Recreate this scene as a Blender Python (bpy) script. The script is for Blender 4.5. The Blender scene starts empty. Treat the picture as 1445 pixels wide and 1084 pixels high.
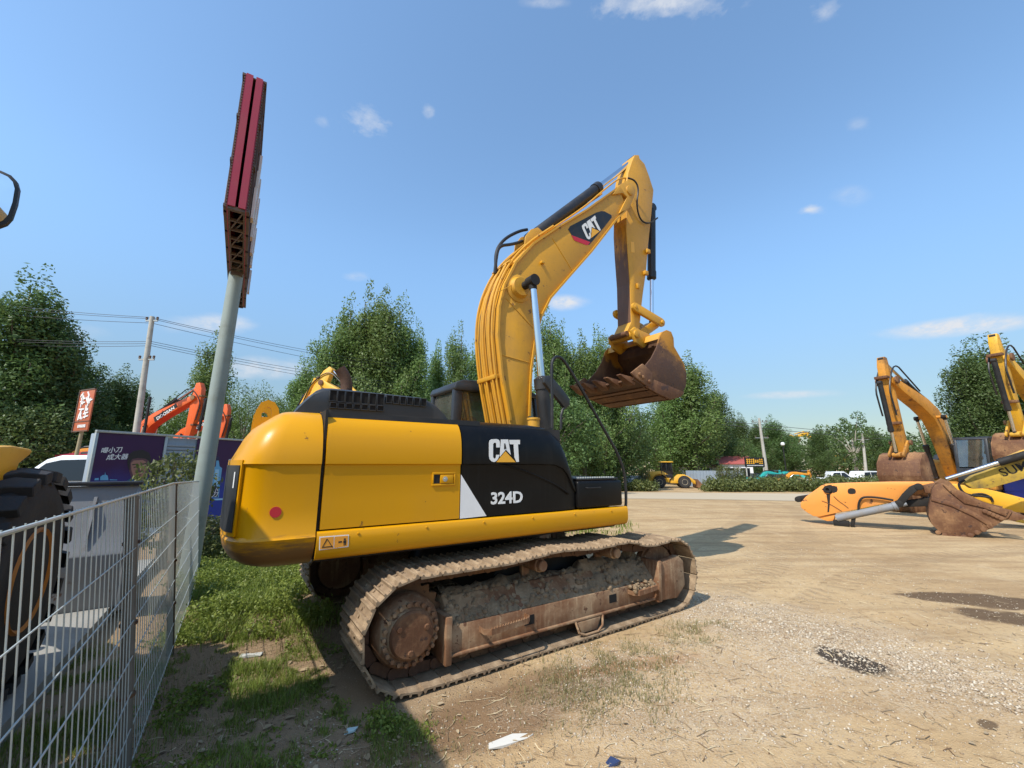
import bpy, bmesh, math, random
import numpy as np
from mathutils import Vector, Matrix, noise
random.seed(7); np.random.seed(7)
R = math.radians
S = bpy.context.scene
COL = S.collection
# ------------------------------------------------------------------ camera
F = 580.0; PT = R(11.0); CH = 1.8; CP, SP = math.cos(PT), math.sin(PT)
cam = bpy.data.objects.new('camera', bpy.data.cameras.new('camera')); COL.objects.link(cam)
cam.location = (0, 0, CH); cam.rotation_euler = (R(90)+PT, 0, 0)
cam.data.sensor_width = 36; cam.data.lens = 36*F/1445; cam.data.clip_end = 3000; cam.data.clip_start = 0.05
S.camera = cam
def ray(px, py):
    x = px-722.5; u = 542-py
    return (x, F*CP-u*SP, F*SP+u*CP)
def dirv(px, py): return Vector(ray(px, py)).normalized()
def at(px, py, Y):                       # world point at depth Y
    r = ray(px, py); t = Y/r[1]; return (r[0]*t, Y, CH+r[2]*t)
def gdrop(x, y):
    d = math.hypot(x, y); t = min(1, max(0, (d-14)/31.0)); return -0.7*t*t*(3-2*t)
def G(px, py):                            # pixel to ground
    r = ray(px, py); t = -CH/r[2]
    for _ in range(12): t = (gdrop(r[0]*t, r[1]*t)-CH)/r[2]
    return (r[0]*t, r[1]*t)
class Fr:                                 # a vertical-plane frame standing at (ox,oy) and turned by yaw
    def __init__(s, ox, oy, yaw, oz=0): s.o = (ox, oy, oz); s.c, s.s = math.cos(yaw), math.sin(yaw); s.yaw = yaw
    def W(s, px, py, yl=0):
        r = ray(px, py); n = (-s.s, s.c)
        t = (yl+s.o[0]*n[0]+s.o[1]*n[1])/(r[0]*n[0]+r[1]*n[1])
        X, Y, Z = r[0]*t, r[1]*t, r[2]*t+CH
        return ((X-s.o[0])*s.c+(Y-s.o[1])*s.s, Z-s.o[2])
# ------------------------------------------------------------------ mesh builder
class MB:
    def __init__(s): s.v = []; s.f = []
    def add(s, vs, fs):
        b = len(s.v); s.v += [tuple(v) for v in vs]; s.f += [tuple(i+b for i in f) for f in fs]; return s
    def box(s, x0, x1, y0, y1, z0, z1, m=None):
        vs = [(x, y, z) for x in (x0, x1) for y in (y0, y1) for z in (z0, z1)]
        if m is not None: vs = [m @ Vector(v) for v in vs]
        return s.add(vs, [(0,1,3,2),(4,6,7,5),(0,4,5,1),(2,3,7,6),(0,2,6,4),(1,5,7,3)])
    def prism(s, pts, a, b, ax='y'):
        if ax == 'y': f = lambda p, t: (p[0], t, p[1])
        elif ax == 'z': f = lambda p, t: (p[0], p[1], t)
        else: f = lambda p, t: (t, p[0], p[1])
        n = len(pts)
        vs = [f(p, a) for p in pts]+[f(p, b) for p in pts]
        return s.add(vs, [tuple(range(n)), tuple(range(2*n-1, n-1, -1))]+[(i, (i+1) % n, n+(i+1) % n, n+i) for i in range(n)])
    def loft(s, rings, caps=True, close=True):
        n = len(rings[0]); vs = [p for r in rings for p in r]; fs = []
        for k in range(len(rings)-1):
            for i in range(n if close else n-1):
                j = (i+1) % n; fs.append((k*n+i, k*n+j, (k+1)*n+j, (k+1)*n+i))
        if caps: fs += [tuple(range(n)), tuple(range(len(vs)-1, len(vs)-n-1, -1))]
        return s.add(vs, fs)
    def rev(s, p0, ax, prof, n=20, caps=True):
        p0 = Vector(p0); ax = Vector(ax).normalized()
        u = ax.orthogonal().normalized(); w = ax.cross(u)
        rings = [[p0+ax*t+(u*math.cos(2*math.pi*i/n)+w*math.sin(2*math.pi*i/n))*r for i in range(n)] for t, r in prof]
        return s.loft(rings, caps)
    def cyl(s, p0, p1, r0, r1=None, n=16):
        p0, p1 = Vector(p0), Vector(p1); L = (p1-p0).length
        return s.rev(p0, p1-p0, [(0, r0), (L, r0 if r1 is None else r1)], n)
    def tube(s, path, r, n=8, smooth=0):
        P = [Vector(p) for p in path]
        for _ in range(smooth):
            Q = [P[0]]
            for a, b in zip(P[:-1], P[1:]): Q += [a*.75+b*.25, a*.25+b*.75]
            P = Q+[P[-1]]
        up = None; rings = []
        for i, p in enumerate(P):
            d = (P[min(i+1, len(P)-1)]-P[max(i-1, 0)]).normalized()
            if up is None: up = d.orthogonal().normalized()
            up = (up-d*up.dot(d)).normalized(); w = d.cross(up)
            rr = r[i*len(r)//len(P)] if isinstance(r, (list, tuple)) else r
            rings.append([p+(up*math.cos(2*math.pi*k/n)+w*math.sin(2*math.pi*k/n))*rr for k in range(n)])
        return s.loft(rings)
    def build(s, name, mat=None, parent=None, bevel=0, ang=35, seg=2, me_only=False):
        me = bpy.data.meshes.new(name); me.from_pydata([tuple(v) for v in s.v], [], s.f)
        bm = bmesh.new(); bm.from_mesh(me); bmesh.ops.recalc_face_normals(bm, faces=bm.faces)
        if bevel:
            es = [e for e in bm.edges if len(e.link_faces) == 2 and e.calc_face_angle(0) > R(28)]
            bmesh.ops.bevel(bm, geom=es, offset=bevel, segments=seg, affect='EDGES', profile=.5, clamp_overlap=True)
        bm.to_mesh(me); bm.free()
        me.polygons.foreach_set('use_smooth', [True]*len(me.polygons))
        me.set_sharp_from_angle(angle=R(ang))
        if mat: me.materials.append(mat)
        if me_only: return me
        return link(name, me, parent)
def link(name, me, parent=None):
    o = bpy.data.objects.new(name, me); COL.objects.link(o)
    if parent: o.parent = parent
    return o
def tag(o, label=None, cat=None, group=None, kind=None):
    if label: o['label'] = label
    if cat: o['category'] = cat
    if group: o['group'] = group
    if kind: o['kind'] = kind
    return o
def thing(name, label, cat, loc=(0, 0, 0), yaw=0, group=None, sc=1):
    o = bpy.data.objects.new(name, None); COL.objects.link(o); o.location = loc; o.rotation_euler = (0, 0, yaw); o.scale = (sc,)*3
    o.empty_display_size = .2
    return tag(o, label, cat, group)
def dup(root, loc, yaw, label, sc=None, group=None):
    r = root.copy(); COL.objects.link(r); r.location = loc; r.rotation_euler = (0, 0, yaw); r['label'] = label
    if sc is not None: r.scale = sc if isinstance(sc, tuple) else (sc,)*3
    if group: r['group'] = group
    for ch in list(root.children):
        c = ch.copy(); COL.objects.link(c); c.parent = r
        for g in list(ch.children):
            d = g.copy(); COL.objects.link(d); d.parent = c
    return r
def npmesh(name, verts, faces, mat, smooth=False):
    me = bpy.data.meshes.new(name); nv = len(verts); nf, k = faces.shape
    me.vertices.add(nv); me.vertices.foreach_set('co', np.asarray(verts, np.float32).ravel())
    me.loops.add(nf*k); me.loops.foreach_set('vertex_index', faces.astype(np.int32).ravel())
    me.polygons.add(nf); me.polygons.foreach_set('loop_start', np.arange(0, nf*k, k, dtype=np.int32))
    me.polygons.foreach_set('loop_total', np.full(nf, k, dtype=np.int32))
    if smooth: me.polygons.foreach_set('use_smooth', np.ones(nf, dtype=bool))
    me.update(calc_edges=True); me.validate()
    me.materials.append(mat); return me
# ------------------------------------------------------------------ materials
class NT:
    def __init__(s, tree): s.t = tree; s.N = tree.nodes; s.L = tree.links
    def n(s, typ, ins=None, **kw):
        nd = s.N.new(typ)
        for k, v in kw.items(): setattr(nd, k, v)
        for k, v in (ins or {}).items():
            if isinstance(v, bpy.types.NodeSocket): s.L.new(v, nd.inputs[k])
            else: nd.inputs[k].default_value = v
        return nd
    def m(s, op, a, b=None, c=None, clamp=False):
        nd = s.n('ShaderNodeMath', operation=op, use_clamp=clamp)
        for i, v in enumerate((a, b, c)):
            if v is None: continue
            if isinstance(v, bpy.types.NodeSocket): s.L.new(v, nd.inputs[i])
            else: nd.inputs[i].default_value = v
        return nd.outputs[0]
    def mix(s, f, a, b):
        nd = s.n('ShaderNodeMix', data_type='RGBA')
        for i, v in ((0, f), (6, a), (7, b)):
            if isinstance(v, bpy.types.NodeSocket): s.L.new(v, nd.inputs[i])
            else: nd.inputs[i].default_value = v if i == 0 else (*v, 1)
        return nd.outputs[2]
    def noise(s, vec, scale, detail=4, rough=.55):
        nd = s.n('ShaderNodeTexNoise', {'Scale': scale, 'Detail': detail, 'Roughness': rough})
        if vec is not None: s.L.new(vec, nd.inputs['Vector'])
        return nd.outputs[0]
    def ss(s, v, a, b):                    # smooth step from a to b
        return s.n('ShaderNodeMapRange', {'Value': v, 'From Min': a, 'From Max': b}, interpolation_type='SMOOTHSTEP').outputs[0]
    def scalev(s, vec, sx, sy, sz):
        return s.n('ShaderNodeVectorMath', {0: vec, 1: (sx, sy, sz)}, operation='MULTIPLY').outputs[0]
MATS = {}
def newmat(name):
    m = bpy.data.materials.new(name); m.use_nodes = True; m.node_tree.nodes.clear(); t = NT(m.node_tree)
    out = t.n('ShaderNodeOutputMaterial'); b = t.n('ShaderNodeBsdfPrincipled'); t.L.new(b.outputs[0], out.inputs[0])
    MATS[name] = m
    return m, t, b, out
def setb(t, b, **kw):
    for k, v in kw.items():
        k = {'base': 'Base Color', 'rough': 'Roughness', 'metal': 'Metallic', 'coat': 'Coat Weight', 'normal': 'Normal', 'coatr': 'Coat Roughness', 'spec': 'Specular IOR Level', 'alpha': 'Alpha', 'trans': 'Transmission Weight'}[k]
        if isinstance(v, bpy.types.NodeSocket): t.L.new(v, b.inputs[k])
        else: b.inputs[k].default_value = (*v, 1) if isinstance(v, tuple) and len(v) == 3 else v
def surf(name, base, dirt=(.16, .11, .06), amt=.3, rough=.4, metal=0, scale=3, coat=0, bump=0, chips=0, chipc=(.10, .04, .02), streak=0, spec=.5):
    """painted / dusty / rusty surface: base colour, broad dust, streaks that run down, chips"""
    m, t, b, out = newmat(name)
    oc = t.n('ShaderNodeTexCoord').outputs['Object']
    n1 = t.noise(oc, scale, 6, .6); n2 = t.noise(oc, scale*9, 5, .65)
    f = t.m('MULTIPLY', t.ss(n1, .42, .72), amt)
    f = t.m('ADD', f, t.m('MULTIPLY', t.ss(n2, .5, .8), amt*.5), clamp=True)
    if streak:
        n3 = t.noise(t.scalev(oc, 14, 14, .9), 1.6, 4)
        f = t.m('ADD', f, t.m('MULTIPLY', t.ss(n3, .52, .75), streak), clamp=True)
    c = t.mix(f, base, dirt)
    if chips:
        n4 = t.noise(oc, scale*4, 8, .7)
        c = t.mix(t.m('MULTIPLY', t.ss(n4, .66-chips*.14, .70-chips*.14), .9), c, chipc)
    r = t.m('ADD', t.m('MULTIPLY', f, .5), rough, clamp=True)
    setb(t, b, base=c, rough=r, metal=metal, coat=coat, spec=spec)
    if bump:
        bp = t.n('ShaderNodeBump', {'Strength': bump, 'Distance': .02, 'Height': t.noise(oc, scale*7, 7, .7)})
        setb(t, b, normal=bp.outputs[0])
    return m
def plain(name, base, rough=.6, metal=0, emit=None):
    m, t, b, out = newmat(name)
    oc = t.n('ShaderNodeTexCoord').outputs['Object']
    c = t.mix(t.m('MULTIPLY', t.noise(oc, 11, 5), .35), base, tuple(x*.6 for x in base))
    setb(t, b, base=c, rough=rough, metal=metal); return m
YEL = surf('cat_yellow_paint', (.62, .285, .0), dirt=(.42, .22, .03), amt=.14, rough=.34, coat=.06, scale=1.3, streak=.04, chips=.02, spec=.3)
YELB = surf('boom_yellow_paint', (.60, .295, .014), dirt=(.27, .165, .06), amt=.38, rough=.45, scale=1.5, streak=.10, chips=.2)
YELO = surf('loader_yellow_paint', (.72, .38, .02), dirt=(.35, .24, .10), amt=.3, rough=.42, scale=1.6, chips=.2)
BLK = surf('black_panel', (.0028, .0028, .0034), dirt=(.026, .025, .021), amt=.12, rough=.36, scale=2.2, streak=.16, spec=.22)
BLKP = surf('black_plastic', (.020, .022, .025), dirt=(.075, .075, .070), amt=.28, rough=.42, scale=2.5)
BLKM = surf('black_metal', (.010, .010, .011), dirt=(.06, .05, .04), amt=.28, rough=.45, scale=4)
VOID = plain('unlit_opening', (.002, .002, .002), .9)  # black that paints in the shade inside openings
DARK = surf('dark_grease_and_shade', (.007, .006, .005), dirt=(.030, .022, .015), amt=.5, rough=.7, scale=5)  # grease black, darkened further to paint deep shade into crevices
RUST = surf('rusty_steel', (.115, .046, .018), dirt=(.36, .20, .095), amt=.85, rough=.72, scale=1.5, bump=.35, chips=.5, chipc=(.05, .024, .018), streak=.2)
RUSTD = surf('dark_rusty_steel', (.070, .030, .014), dirt=(.22, .115, .052), amt=.65, rough=.68, scale=2.4, bump=.3, chips=.3, chipc=(.03, .016, .012), streak=.2)
WORN = YELB.copy(); WORN.name = 'worn_stick_underside'
_t = NT(WORN.node_tree); _b = [n for n in _t.N if n.type == 'BSDF_PRINCIPLED'][0]; _src = _b.inputs['Base Color'].links[0].from_socket
_oc = _t.n('ShaderNodeTexCoord').outputs['Object']; _z = _t.n('ShaderNodeSeparateXYZ', {0: _oc}).outputs[2]
_f = _t.m('MULTIPLY', _t.ss(_t.m('ADD', _z, _t.m('MULTIPLY', _t.noise(_t.scalev(_oc, 6, 6, 1.3), 1.5, 8, .7), -2.4)), 5.3, 4.5), .96)
_t.L.new(_t.mix(_f, _src, _t.mix(_t.noise(_t.scalev(_oc, 9, 9, 1), 2, 6), (.06, .028, .016), (.17, .085, .045))), _b.inputs['Base Color'])
BSIDE = RUSTD.copy(); BSIDE.name = 'bucket_side_worn_paint'
_t = NT(BSIDE.node_tree); _b = [n for n in _t.N if n.type == 'BSDF_PRINCIPLED'][0]; _src = _b.inputs['Base Color'].links[0].from_socket
_oc = _t.n('ShaderNodeTexCoord').outputs['Object']; _s = _t.n('ShaderNodeSeparateXYZ', {0: _oc})
_v = _t.m('ADD', _t.m('ADD', _s.outputs[2], _t.m('MULTIPLY', _s.outputs[0], .55)), _t.m('MULTIPLY', _t.noise(_oc, 4, 8, .7), .7))
_f = _t.m('MULTIPLY', _t.ss(_v, 5.92, 6.08), .9)
_t.L.new(_t.mix(_f, _src, (.46, .20, .015)), _b.inputs['Base Color'])
TRK = surf('dusty_track_steel', (.22, .15, .088), dirt=(.47, .345, .215), amt=.85, rough=.75, scale=5, bump=.4, chips=.4, chipc=(.09, .055, .035))
MUD = surf('dry_mud', (.24, .165, .095), dirt=(.38, .28, .175), amt=.7, rough=.95, scale=6, bump=1.0)
FRM = surf('dusty_brown_frame', (.17, .075, .032), dirt=(.40, .28, .165), amt=.85, rough=.72, scale=2.5, bump=.3, streak=.55, chips=.45)
CHR = plain('chrome_rod', (.75, .76, .78), .12, 1)
STEEL = surf('galvanised_steel', (.42, .44, .42), dirt=(.25, .24, .20), amt=.35, rough=.45, metal=.55, scale=6)
WIREM = surf('bright_wire', (.50, .55, .53), dirt=(.40, .40, .36), amt=.3, rough=.38, metal=.35, scale=8)
POLE = surf('grey_pole_paint', (.26, .30, .265), dirt=(.17, .17, .13), amt=.45, rough=.5, metal=0, scale=3, streak=.15)
WHITE = plain('white_decal', (.8, .8, .78), .45)
REDD = plain('red_decal', (.55, .015, .03), .4)
YDEC = plain('yellow_decal', (.85, .42, .03), .45)
LBL = plain('orange_label', (.8, .33, .03), .5)
TYRE = surf('tyre_rubber', (.022, .021, .022), dirt=(.09, .08, .065), amt=.5, rough=.78, scale=3, bump=.2)
ORG = surf('orange_paint', (.72, .115, .018), dirt=(.35, .15, .07), amt=.2, rough=.4, scale=1.5, chips=.1)
AMB = surf('amber_paint', (.78, .30, .02), dirt=(.32, .2, .09), amt=.35, rough=.45, scale=1.3, chips=.25)
AMB2 = surf('faded_orange_paint', (.78, .30, .055), dirt=(.52, .25, .10), amt=.3, rough=.55, scale=1.2, chips=.35, streak=.12)
TEAL = surf('teal_paint', (.03, .42, .38), amt=.2, rough=.4)
GRIMY = surf('grimy_amber_paint', (.62, .26, .02), dirt=(.15, .085, .04), amt=.75, rough=.6, scale=.9, chips=.42, chipc=(.14, .06, .025), streak=.35)
YELG = surf('grimy_yellow_paint', (.68, .36, .015), dirt=(.22, .13, .05), amt=.7, rough=.55, scale=1.1, chips=.4, chipc=(.14, .06, .025), streak=.3)
GREYS = surf('grey_bucket_steel', (.20, .21, .225), dirt=(.25, .20, .14), amt=.5, rough=.6, scale=2, bump=.1, chips=.2)
MAROON = surf('maroon_sheet', (.33, .022, .045), dirt=(.2, .06, .05), amt=.2, rough=.42, scale=2)
BRNM = surf('brown_sign_metal', (.085, .055, .04), dirt=(.2, .14, .1), amt=.4, rough=.6, scale=5)
CONC = surf('concrete', (.42, .40, .35), dirt=(.25, .23, .19), amt=.5, rough=.85, scale=3, bump=.2)
BARK = surf('bark', (.13, .105, .075), dirt=(.25, .22, .17), amt=.6, rough=.9, scale=5, bump=.6)
PBARK = surf('pale_bark', (.34, .31, .25), dirt=(.15, .12, .09), amt=.6, rough=.9, scale=5, bump=.4)
VWHITE = surf('white_car_paint', (.75, .76, .76), dirt=(.4, .37, .3), amt=.15, rough=.3, coat=.3)
BLUEP = surf('blue_paint', (.02, .04, .35), amt=.2, rough=.4)
SHEET = surf('grey_blue_sheet', (.26, .31, .36), dirt=(.2, .18, .14), amt=.4, rough=.55, scale=1, streak=.3)
ROOFR = surf('red_roof_sheet', (.40, .09, .075), dirt=(.25, .12, .1), amt=.4, rough=.6)
GLASS, _t, _b, _o = newmat('cab_glass')
_oc = _t.n('ShaderNodeTexCoord').outputs['Object']
_tr = _t.n('ShaderNodeBsdfTransparent', {'Color': (.55, .66, .60, 1)}); _gl = _t.n('ShaderNodeBsdfGlossy', {'Color': (1, 1, 1, 1), 'Roughness': .03})
_mx = _t.n('ShaderNodeMixShader', {0: _t.m('ADD', .08, _t.m('MULTIPLY', _t.n('ShaderNodeFresnel', {'IOR': 1.5}).outputs[0], .8), clamp=True)})
_t.L.new(_tr.outputs[0], _mx.inputs[1]); _t.L.new(_gl.outputs[0], _mx.inputs[2])
_df = _t.n('ShaderNodeBsdfDiffuse', {'Color': (.35, .33, .28, 1)})
_m2 = _t.n('ShaderNodeMixShader', {0: _t.m('MULTIPLY', _t.noise(_oc, 3, 4), .25)})
_t.L.new(_mx.outputs[0], _m2.inputs[1]); _t.L.new(_df.outputs[0], _m2.inputs[2]); _t.L.new(_m2.outputs[0], _o.inputs[0])
GLD = plain('dark_window_glass', (.012, .014, .016), .06)
MIRR = plain('mirror_glass', (.8, .82, .84), .02, 1)
def leafmat(name, c1, c2, tr=.35):
    m, t, b, out = newmat(name)
    g = t.n('ShaderNodeNewGeometry'); oi = t.n('ShaderNodeObjectInfo')
    n = t.noise(g.outputs['Position'], .45, 2)
    f = t.m('ADD', t.m('MULTIPLY', g.outputs['Random Per Island'], .6), t.m('MULTIPLY', n, .5), clamp=True)
    c = t.mix(f, c1, c2)
    c = t.n('ShaderNodeHueSaturation', {'Color': c, 'Value': t.m('ADD', .85, t.m('MULTIPLY', oi.outputs['Random'], .3)), 'Hue': t.m('ADD', .49, t.m('MULTIPLY', oi.outputs['Random'], .02))}).outputs[0]
    d = t.n('ShaderNodeBsdfPrincipled', {'Base Color': c, 'Roughness': .5, 'Specular IOR Level': .35}); tl = t.n('ShaderNodeBsdfTranslucent', {'Color': c})
    mx = t.n('ShaderNodeMixShader', {0: tr}); t.L.new(d.outputs[0], mx.inputs[1]); t.L.new(tl.outputs[0], mx.inputs[2]); t.L.new(mx.outputs[0], out.inputs[0])
    t.N.remove(b)
    return m
LEAF = leafmat('poplar_leaf', (.085, .155, .022), (.25, .34, .115), .42)
LEAFD = leafmat('dark_leaf', (.050, .098, .020), (.145, .215, .068))
LEAFW = leafmat('willow_leaf', (.070, .125, .018), (.15, .21, .05))
LEAFH = leafmat('hedge_leaf', (.055, .090, .018), (.19, .20, .065))
GRASSM = leafmat('grass_blade', (.080, .145, .016), (.31, .36, .070), .38)
DRYG = leafmat('dry_grass_blade', (.15, .17, .05), (.34, .29, .13), .35)
DRYLEAF = leafmat('dead_leaf', (.22, .15, .08), (.48, .37, .24), .1)
def text(s, size, mat, parent, name, M, sx=1, bold=0, ext=.002, shear=0, align='LEFT'):
    cu = bpy.data.curves.new('t', 'FONT'); cu.body = s; cu.size = size; cu.extrude = ext; cu.offset = bold; cu.shear = shear; cu.align_x = align
    cu.resolution_u = 3
    o = bpy.data.objects.new('t', cu); COL.objects.link(o)
    dg = bpy.context.evaluated_depsgraph_get(); dg.update()
    me = bpy.data.meshes.new_from_object(o.evaluated_get(dg)); bpy.data.objects.remove(o)
    me.transform(M @ Matrix.Diagonal((sx, 1, 1, 1))); me.name = name
    me.materials.clear(); me.materials.append(mat)
    return link(name, me, parent)
def poly_decal(name, mat, parent, polys, fn, th=.003):
    """polys in 2D, fn(u, v, off) -> 3D"""
    mb = MB()
    for P in polys:
        n = len(P); vs = [fn(u, v, 0) for u, v in P]+[fn(u, v, th) for u, v in P]
        mb.add(vs, [tuple(range(n)), tuple(range(2*n-1, n-1, -1))]+[(i, (i+1) % n, n+(i+1) % n, n+i) for i in range(n)])
    return mb.build(name, mat, parent)
# ================================================================== MAIN EXCAVATOR
YAW = R(33.9); XF = Fr(-.234, 5.977, YAW); W = XF.W
EX = thing('excavator', 'large yellow crawler excavator with black side panel and raised boom in the foreground', 'excavator', (-.234, 5.977, 0), YAW)
def c1(x, y): return (640+x/2.58, 200+y/2.58)
def c3(x, y): return (620+x/4.93, 560+y/4.93)
def c4(x, y): return (780+x/5.42, 400+y/5.42)
def c8(x, y): return (840+x/4.167, 200+y/4.167)
# ---- tracks ---------------------------------------------------------------
TP = []                                   # outer path of the shoes' base plate (x, z), clockwise from the bottom rear
def arc(cx, cz, r, a0, a1, n): return [(cx+r*math.cos(R(a0+(a1-a0)*i/n)), cz+r*math.sin(R(a0+(a1-a0)*i/n))) for i in range(n+1)]
TP += [(-1.45, .035), (1.55, .035)] + arc(1.70, .43, .395, -85, 95, 12) + [(1.2, .80), (.85, .89), (.35, .87), (-.2, .905), (-.8, .86), (-1.35, .86)] + arc(-1.75, .45, .41, 92, 268, 12)[0:]
def resample(P, n):
    P = P+[P[0]]; L = [0]
    for a, b in zip(P[:-1], P[1:]): L.append(L[-1]+math.hypot(b[0]-a[0], b[1]-a[1]))
    out = []
    for i in range(n):
        s = L[-1]*(i+.35)/n; k = max(j for j in range(len(L)) if L[j] <= s+1e-9); k = min(k, len(P)-2)
        t = (s-L[k])/max(1e-9, L[k+1]-L[k]); a, b = P[k], P[k+1]
        out.append((a[0]+(b[0]-a[0])*t, a[1]+(b[1]-a[1])*t))
    return out, L[-1]
NSH = 48
cpts, TL = resample(TP, NSH); pit = TL/NSH
sw = .35
sp = [(-pit*.462, 0), (-pit*.475, .009), (-pit*.545, .010), (-pit*.545, .013), (-pit*.46, .016), (-pit*.42, .036), (-pit*.36, .036), (-pit*.30, .016), (-pit*.06, .014), (-pit*.03, .034), (pit*.03, .034), (pit*.06, .014), (pit*.30, .016), (pit*.34, .036), (pit*.40, .036), (pit*.49, .010), (pit*.462, 0)]
shoe_me = MB().prism(sp, -sw, sw)
for yy in (-.11, .11):
    for xx in (-.03, .03): shoe_me.cyl((xx, yy, .012), (xx, yy, .026), .013, n=6)
shoe_me = shoe_me.build('shoe', TRK, me_only=True)
def blob(mb, c, r, n=9, zs=.7):
    rings = []; ph = random.random()*9
    for k in range(5):
        a = math.pi*k/4-math.pi/2
        rings.append([Vector((c[0]+r*max(.02, math.cos(a))*math.cos(2*math.pi*i/n)*(.75+.5*noise.noise(Vector((i*1.7+ph, k, c[0]*3)))), c[1]+r*max(.02, math.cos(a))*math.sin(2*math.pi*i/n)*(.75+.5*noise.noise(Vector((i*1.3, k+ph, 2)))), c[2]+r*zs*math.sin(a))) for i in range(n)])
    mb.loft(rings)
def make_track(ys):                        # ys = -1 near, +1 far
    yc = 1.295*ys; o = ys                  # o points outward
    tr = MB()
    # chain links running inside the shoes
    inner = resample([(x, z) for x, z in TP], NSH*1)[0]
    for i, (x, z) in enumerate(cpts):
        a, b = cpts[i-1], cpts[(i+1) % NSH]; tx, tz = b[0]-a[0], b[1]-a[1]; l = math.hypot(tx, tz); tx /= l; tz /= l; nx, nz = -tz, tx
        M = Matrix(((tx, 0, nx, x+nx*.012), (0, 1, 0, 0), (tz, 0, nz, z+nz*.012), (0, 0, 0, 1)))
        for yy in (-.085, .085):
            tr.box(-pit*.36, pit*.30, yc+yy-.022, yc+yy+.022, 0, .085, M)
            c0 = M @ Vector((pit*.5, yc+yy-.03, .045)); c1_ = M @ Vector((pit*.5, yc+yy+.03, .045)); tr.cyl(c0, c1_, .045, n=10)
        c0 = M @ Vector((pit*.5, yc-.085, .045)); c1_ = M @ Vector((pit*.5, yc+.085, .045)); tr.cyl(c0, c1_, .028, n=8)
    tk = tr.build('crawler_track', RUSTD, EX)
    for i, (x, z) in enumerate(cpts):
        a, b = cpts[i-1], cpts[(i+1) % NSH]; tx, tz = b[0]-a[0], b[1]-a[1]
        s = link('track_shoe', shoe_me, tk); s.location = (x, yc, z)
        # local x along travel, local z pointing outward
        s.rotation_euler = (math.pi, -math.atan2(tz, tx)*-1, 0) if False else (0, 0, 0)
        ang = math.atan2(tz, tx)
        s.rotation_euler = (Matrix.Rotation(-ang, 4, 'Y') @ Matrix.Rotation(math.pi, 4, 'X')).to_euler()
    # sprocket with hub
    sc_ = (-1.76, .425)
    prof = []
    for k in range(42):
        a = 2*math.pi*k/42; r = .335 if k % 2 else .385
        prof.append((sc_[0]+r*math.cos(a), sc_[1]+r*math.sin(a)))
    sp_ = MB().prism(prof, yc-.03, yc+.03); 
    sp_ = sp_.build('sprocket', RUSTD, EX, bevel=.006)
    hb = MB().rev((sc_[0], yc+o*-.15, sc_[1]), (0, o, 0), [(0, .27), (.17, .27), (.18, .285), (.30, .285), (.33, .275), (.36, .262), (.385, .24), (.39, .20), (.41, .195), (.425, .18), (.43, .14), (.432, .02)], 40)
    for k in range(22):
        a = 2*math.pi*k/22; hb.cyl((sc_[0]+.226*math.cos(a), yc+o*.20, sc_[1]+.226*math.sin(a)), (sc_[0]+.226*math.cos(a), yc+o*.268, sc_[1]+.226*math.sin(a)), .021, .018, n=6)
    hb.build('final_drive_hub', FRM, sp_)
    hb = MB().rev((sc_[0], yc+o*.262, sc_[1]), (0, o, 0), [(0, .188), (.018, .184), (.032, .168), (.036, .02)], 36)
    for k in (20, 150, 265): hb.cyl((sc_[0]+.13*math.cos(R(k)), yc+o*.29, sc_[1]+.13*math.sin(R(k))), (sc_[0]+.13*math.cos(R(k)), yc+o*.306, sc_[1]+.13*math.sin(R(k))), .03, .02, n=8)
    hb.build('hub_cover', RUST, sp_)
    idl = MB().rev((1.68, yc-.09, .43), (0, 1, 0), [(0, .27), (.02, .31), (.05, .315), (.05, .345), (.13, .345), (.13, .315), (.16, .31), (.18, .27)], 32)
    idl.cyl((1.68, yc-.2, .43), (1.68, yc+.2, .43), .11)
    idl.build('front_idler', FRM, EX)
    # frame: box beam with sloping dusty top, outer flange, end plate
    fo = yc+o*.262; fi = yc-o*.20
    yo0, yo1 = sorted((fo, fo-o*.03))
    fm = MB().prism([(-1.42, .19), (1.40, .19), (1.40, .395), (-1.38, .42)], yo0, yo1)
    fm.prism([(-1.43, .175), (1.41, .175), (1.41, .20), (-1.43, .20)], min(fo+o*.025, fo-o*.02), max(fo+o*.025, fo-o*.02))
    fm.prism([(-1.46, .12), (-1.40, .12), (-1.40, .50), (-1.46, .50)], min(fo+o*.03, fi), max(fo+o*.03, fi))
    prof2 = [(fo-o*.012, .36), (fo-o*.012, .40), (yc+o*.05, .60), (yc-o*.05, .60), (fi, .44), (fi, .23), (fo-o*.05, .23)]
    fm.loft([[(xx, y_, z_-(.02 if xx > 0 else 0)) for y_, z_ in prof2] for xx in (-1.40, 1.38)])
    fr = fm.build('track_frame', FRM, EX, bevel=.008)
    # black plates on the outer plate, painting in the shade of rectangular holes
    for hx in (-.62, .55):
        hp = MB().box(hx, hx+.115, min(fo+o*.001, fo+o*.004), max(fo+o*.001, fo+o*.004), .265, .350)
        hp.build('frame_hole_shade', VOID, fr)
    # idler guard box at the front end
    gd = MB().prism([(1.36, .16), (1.72, .14), (1.90, .26), (1.90, .56), (1.80, .64), (1.40, .60)], min(fo+o*.05, fo-o*.05), max(fo+o*.05, fo-o*.05))
    gd.prism([(1.33, .15), (1.40, .15), (1.44, .62), (1.37, .62)], min(fo+o*.07, fi), max(fo+o*.07, fi))
    gd.build('idler_guard', FRM, fr, bevel=.02)
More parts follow.
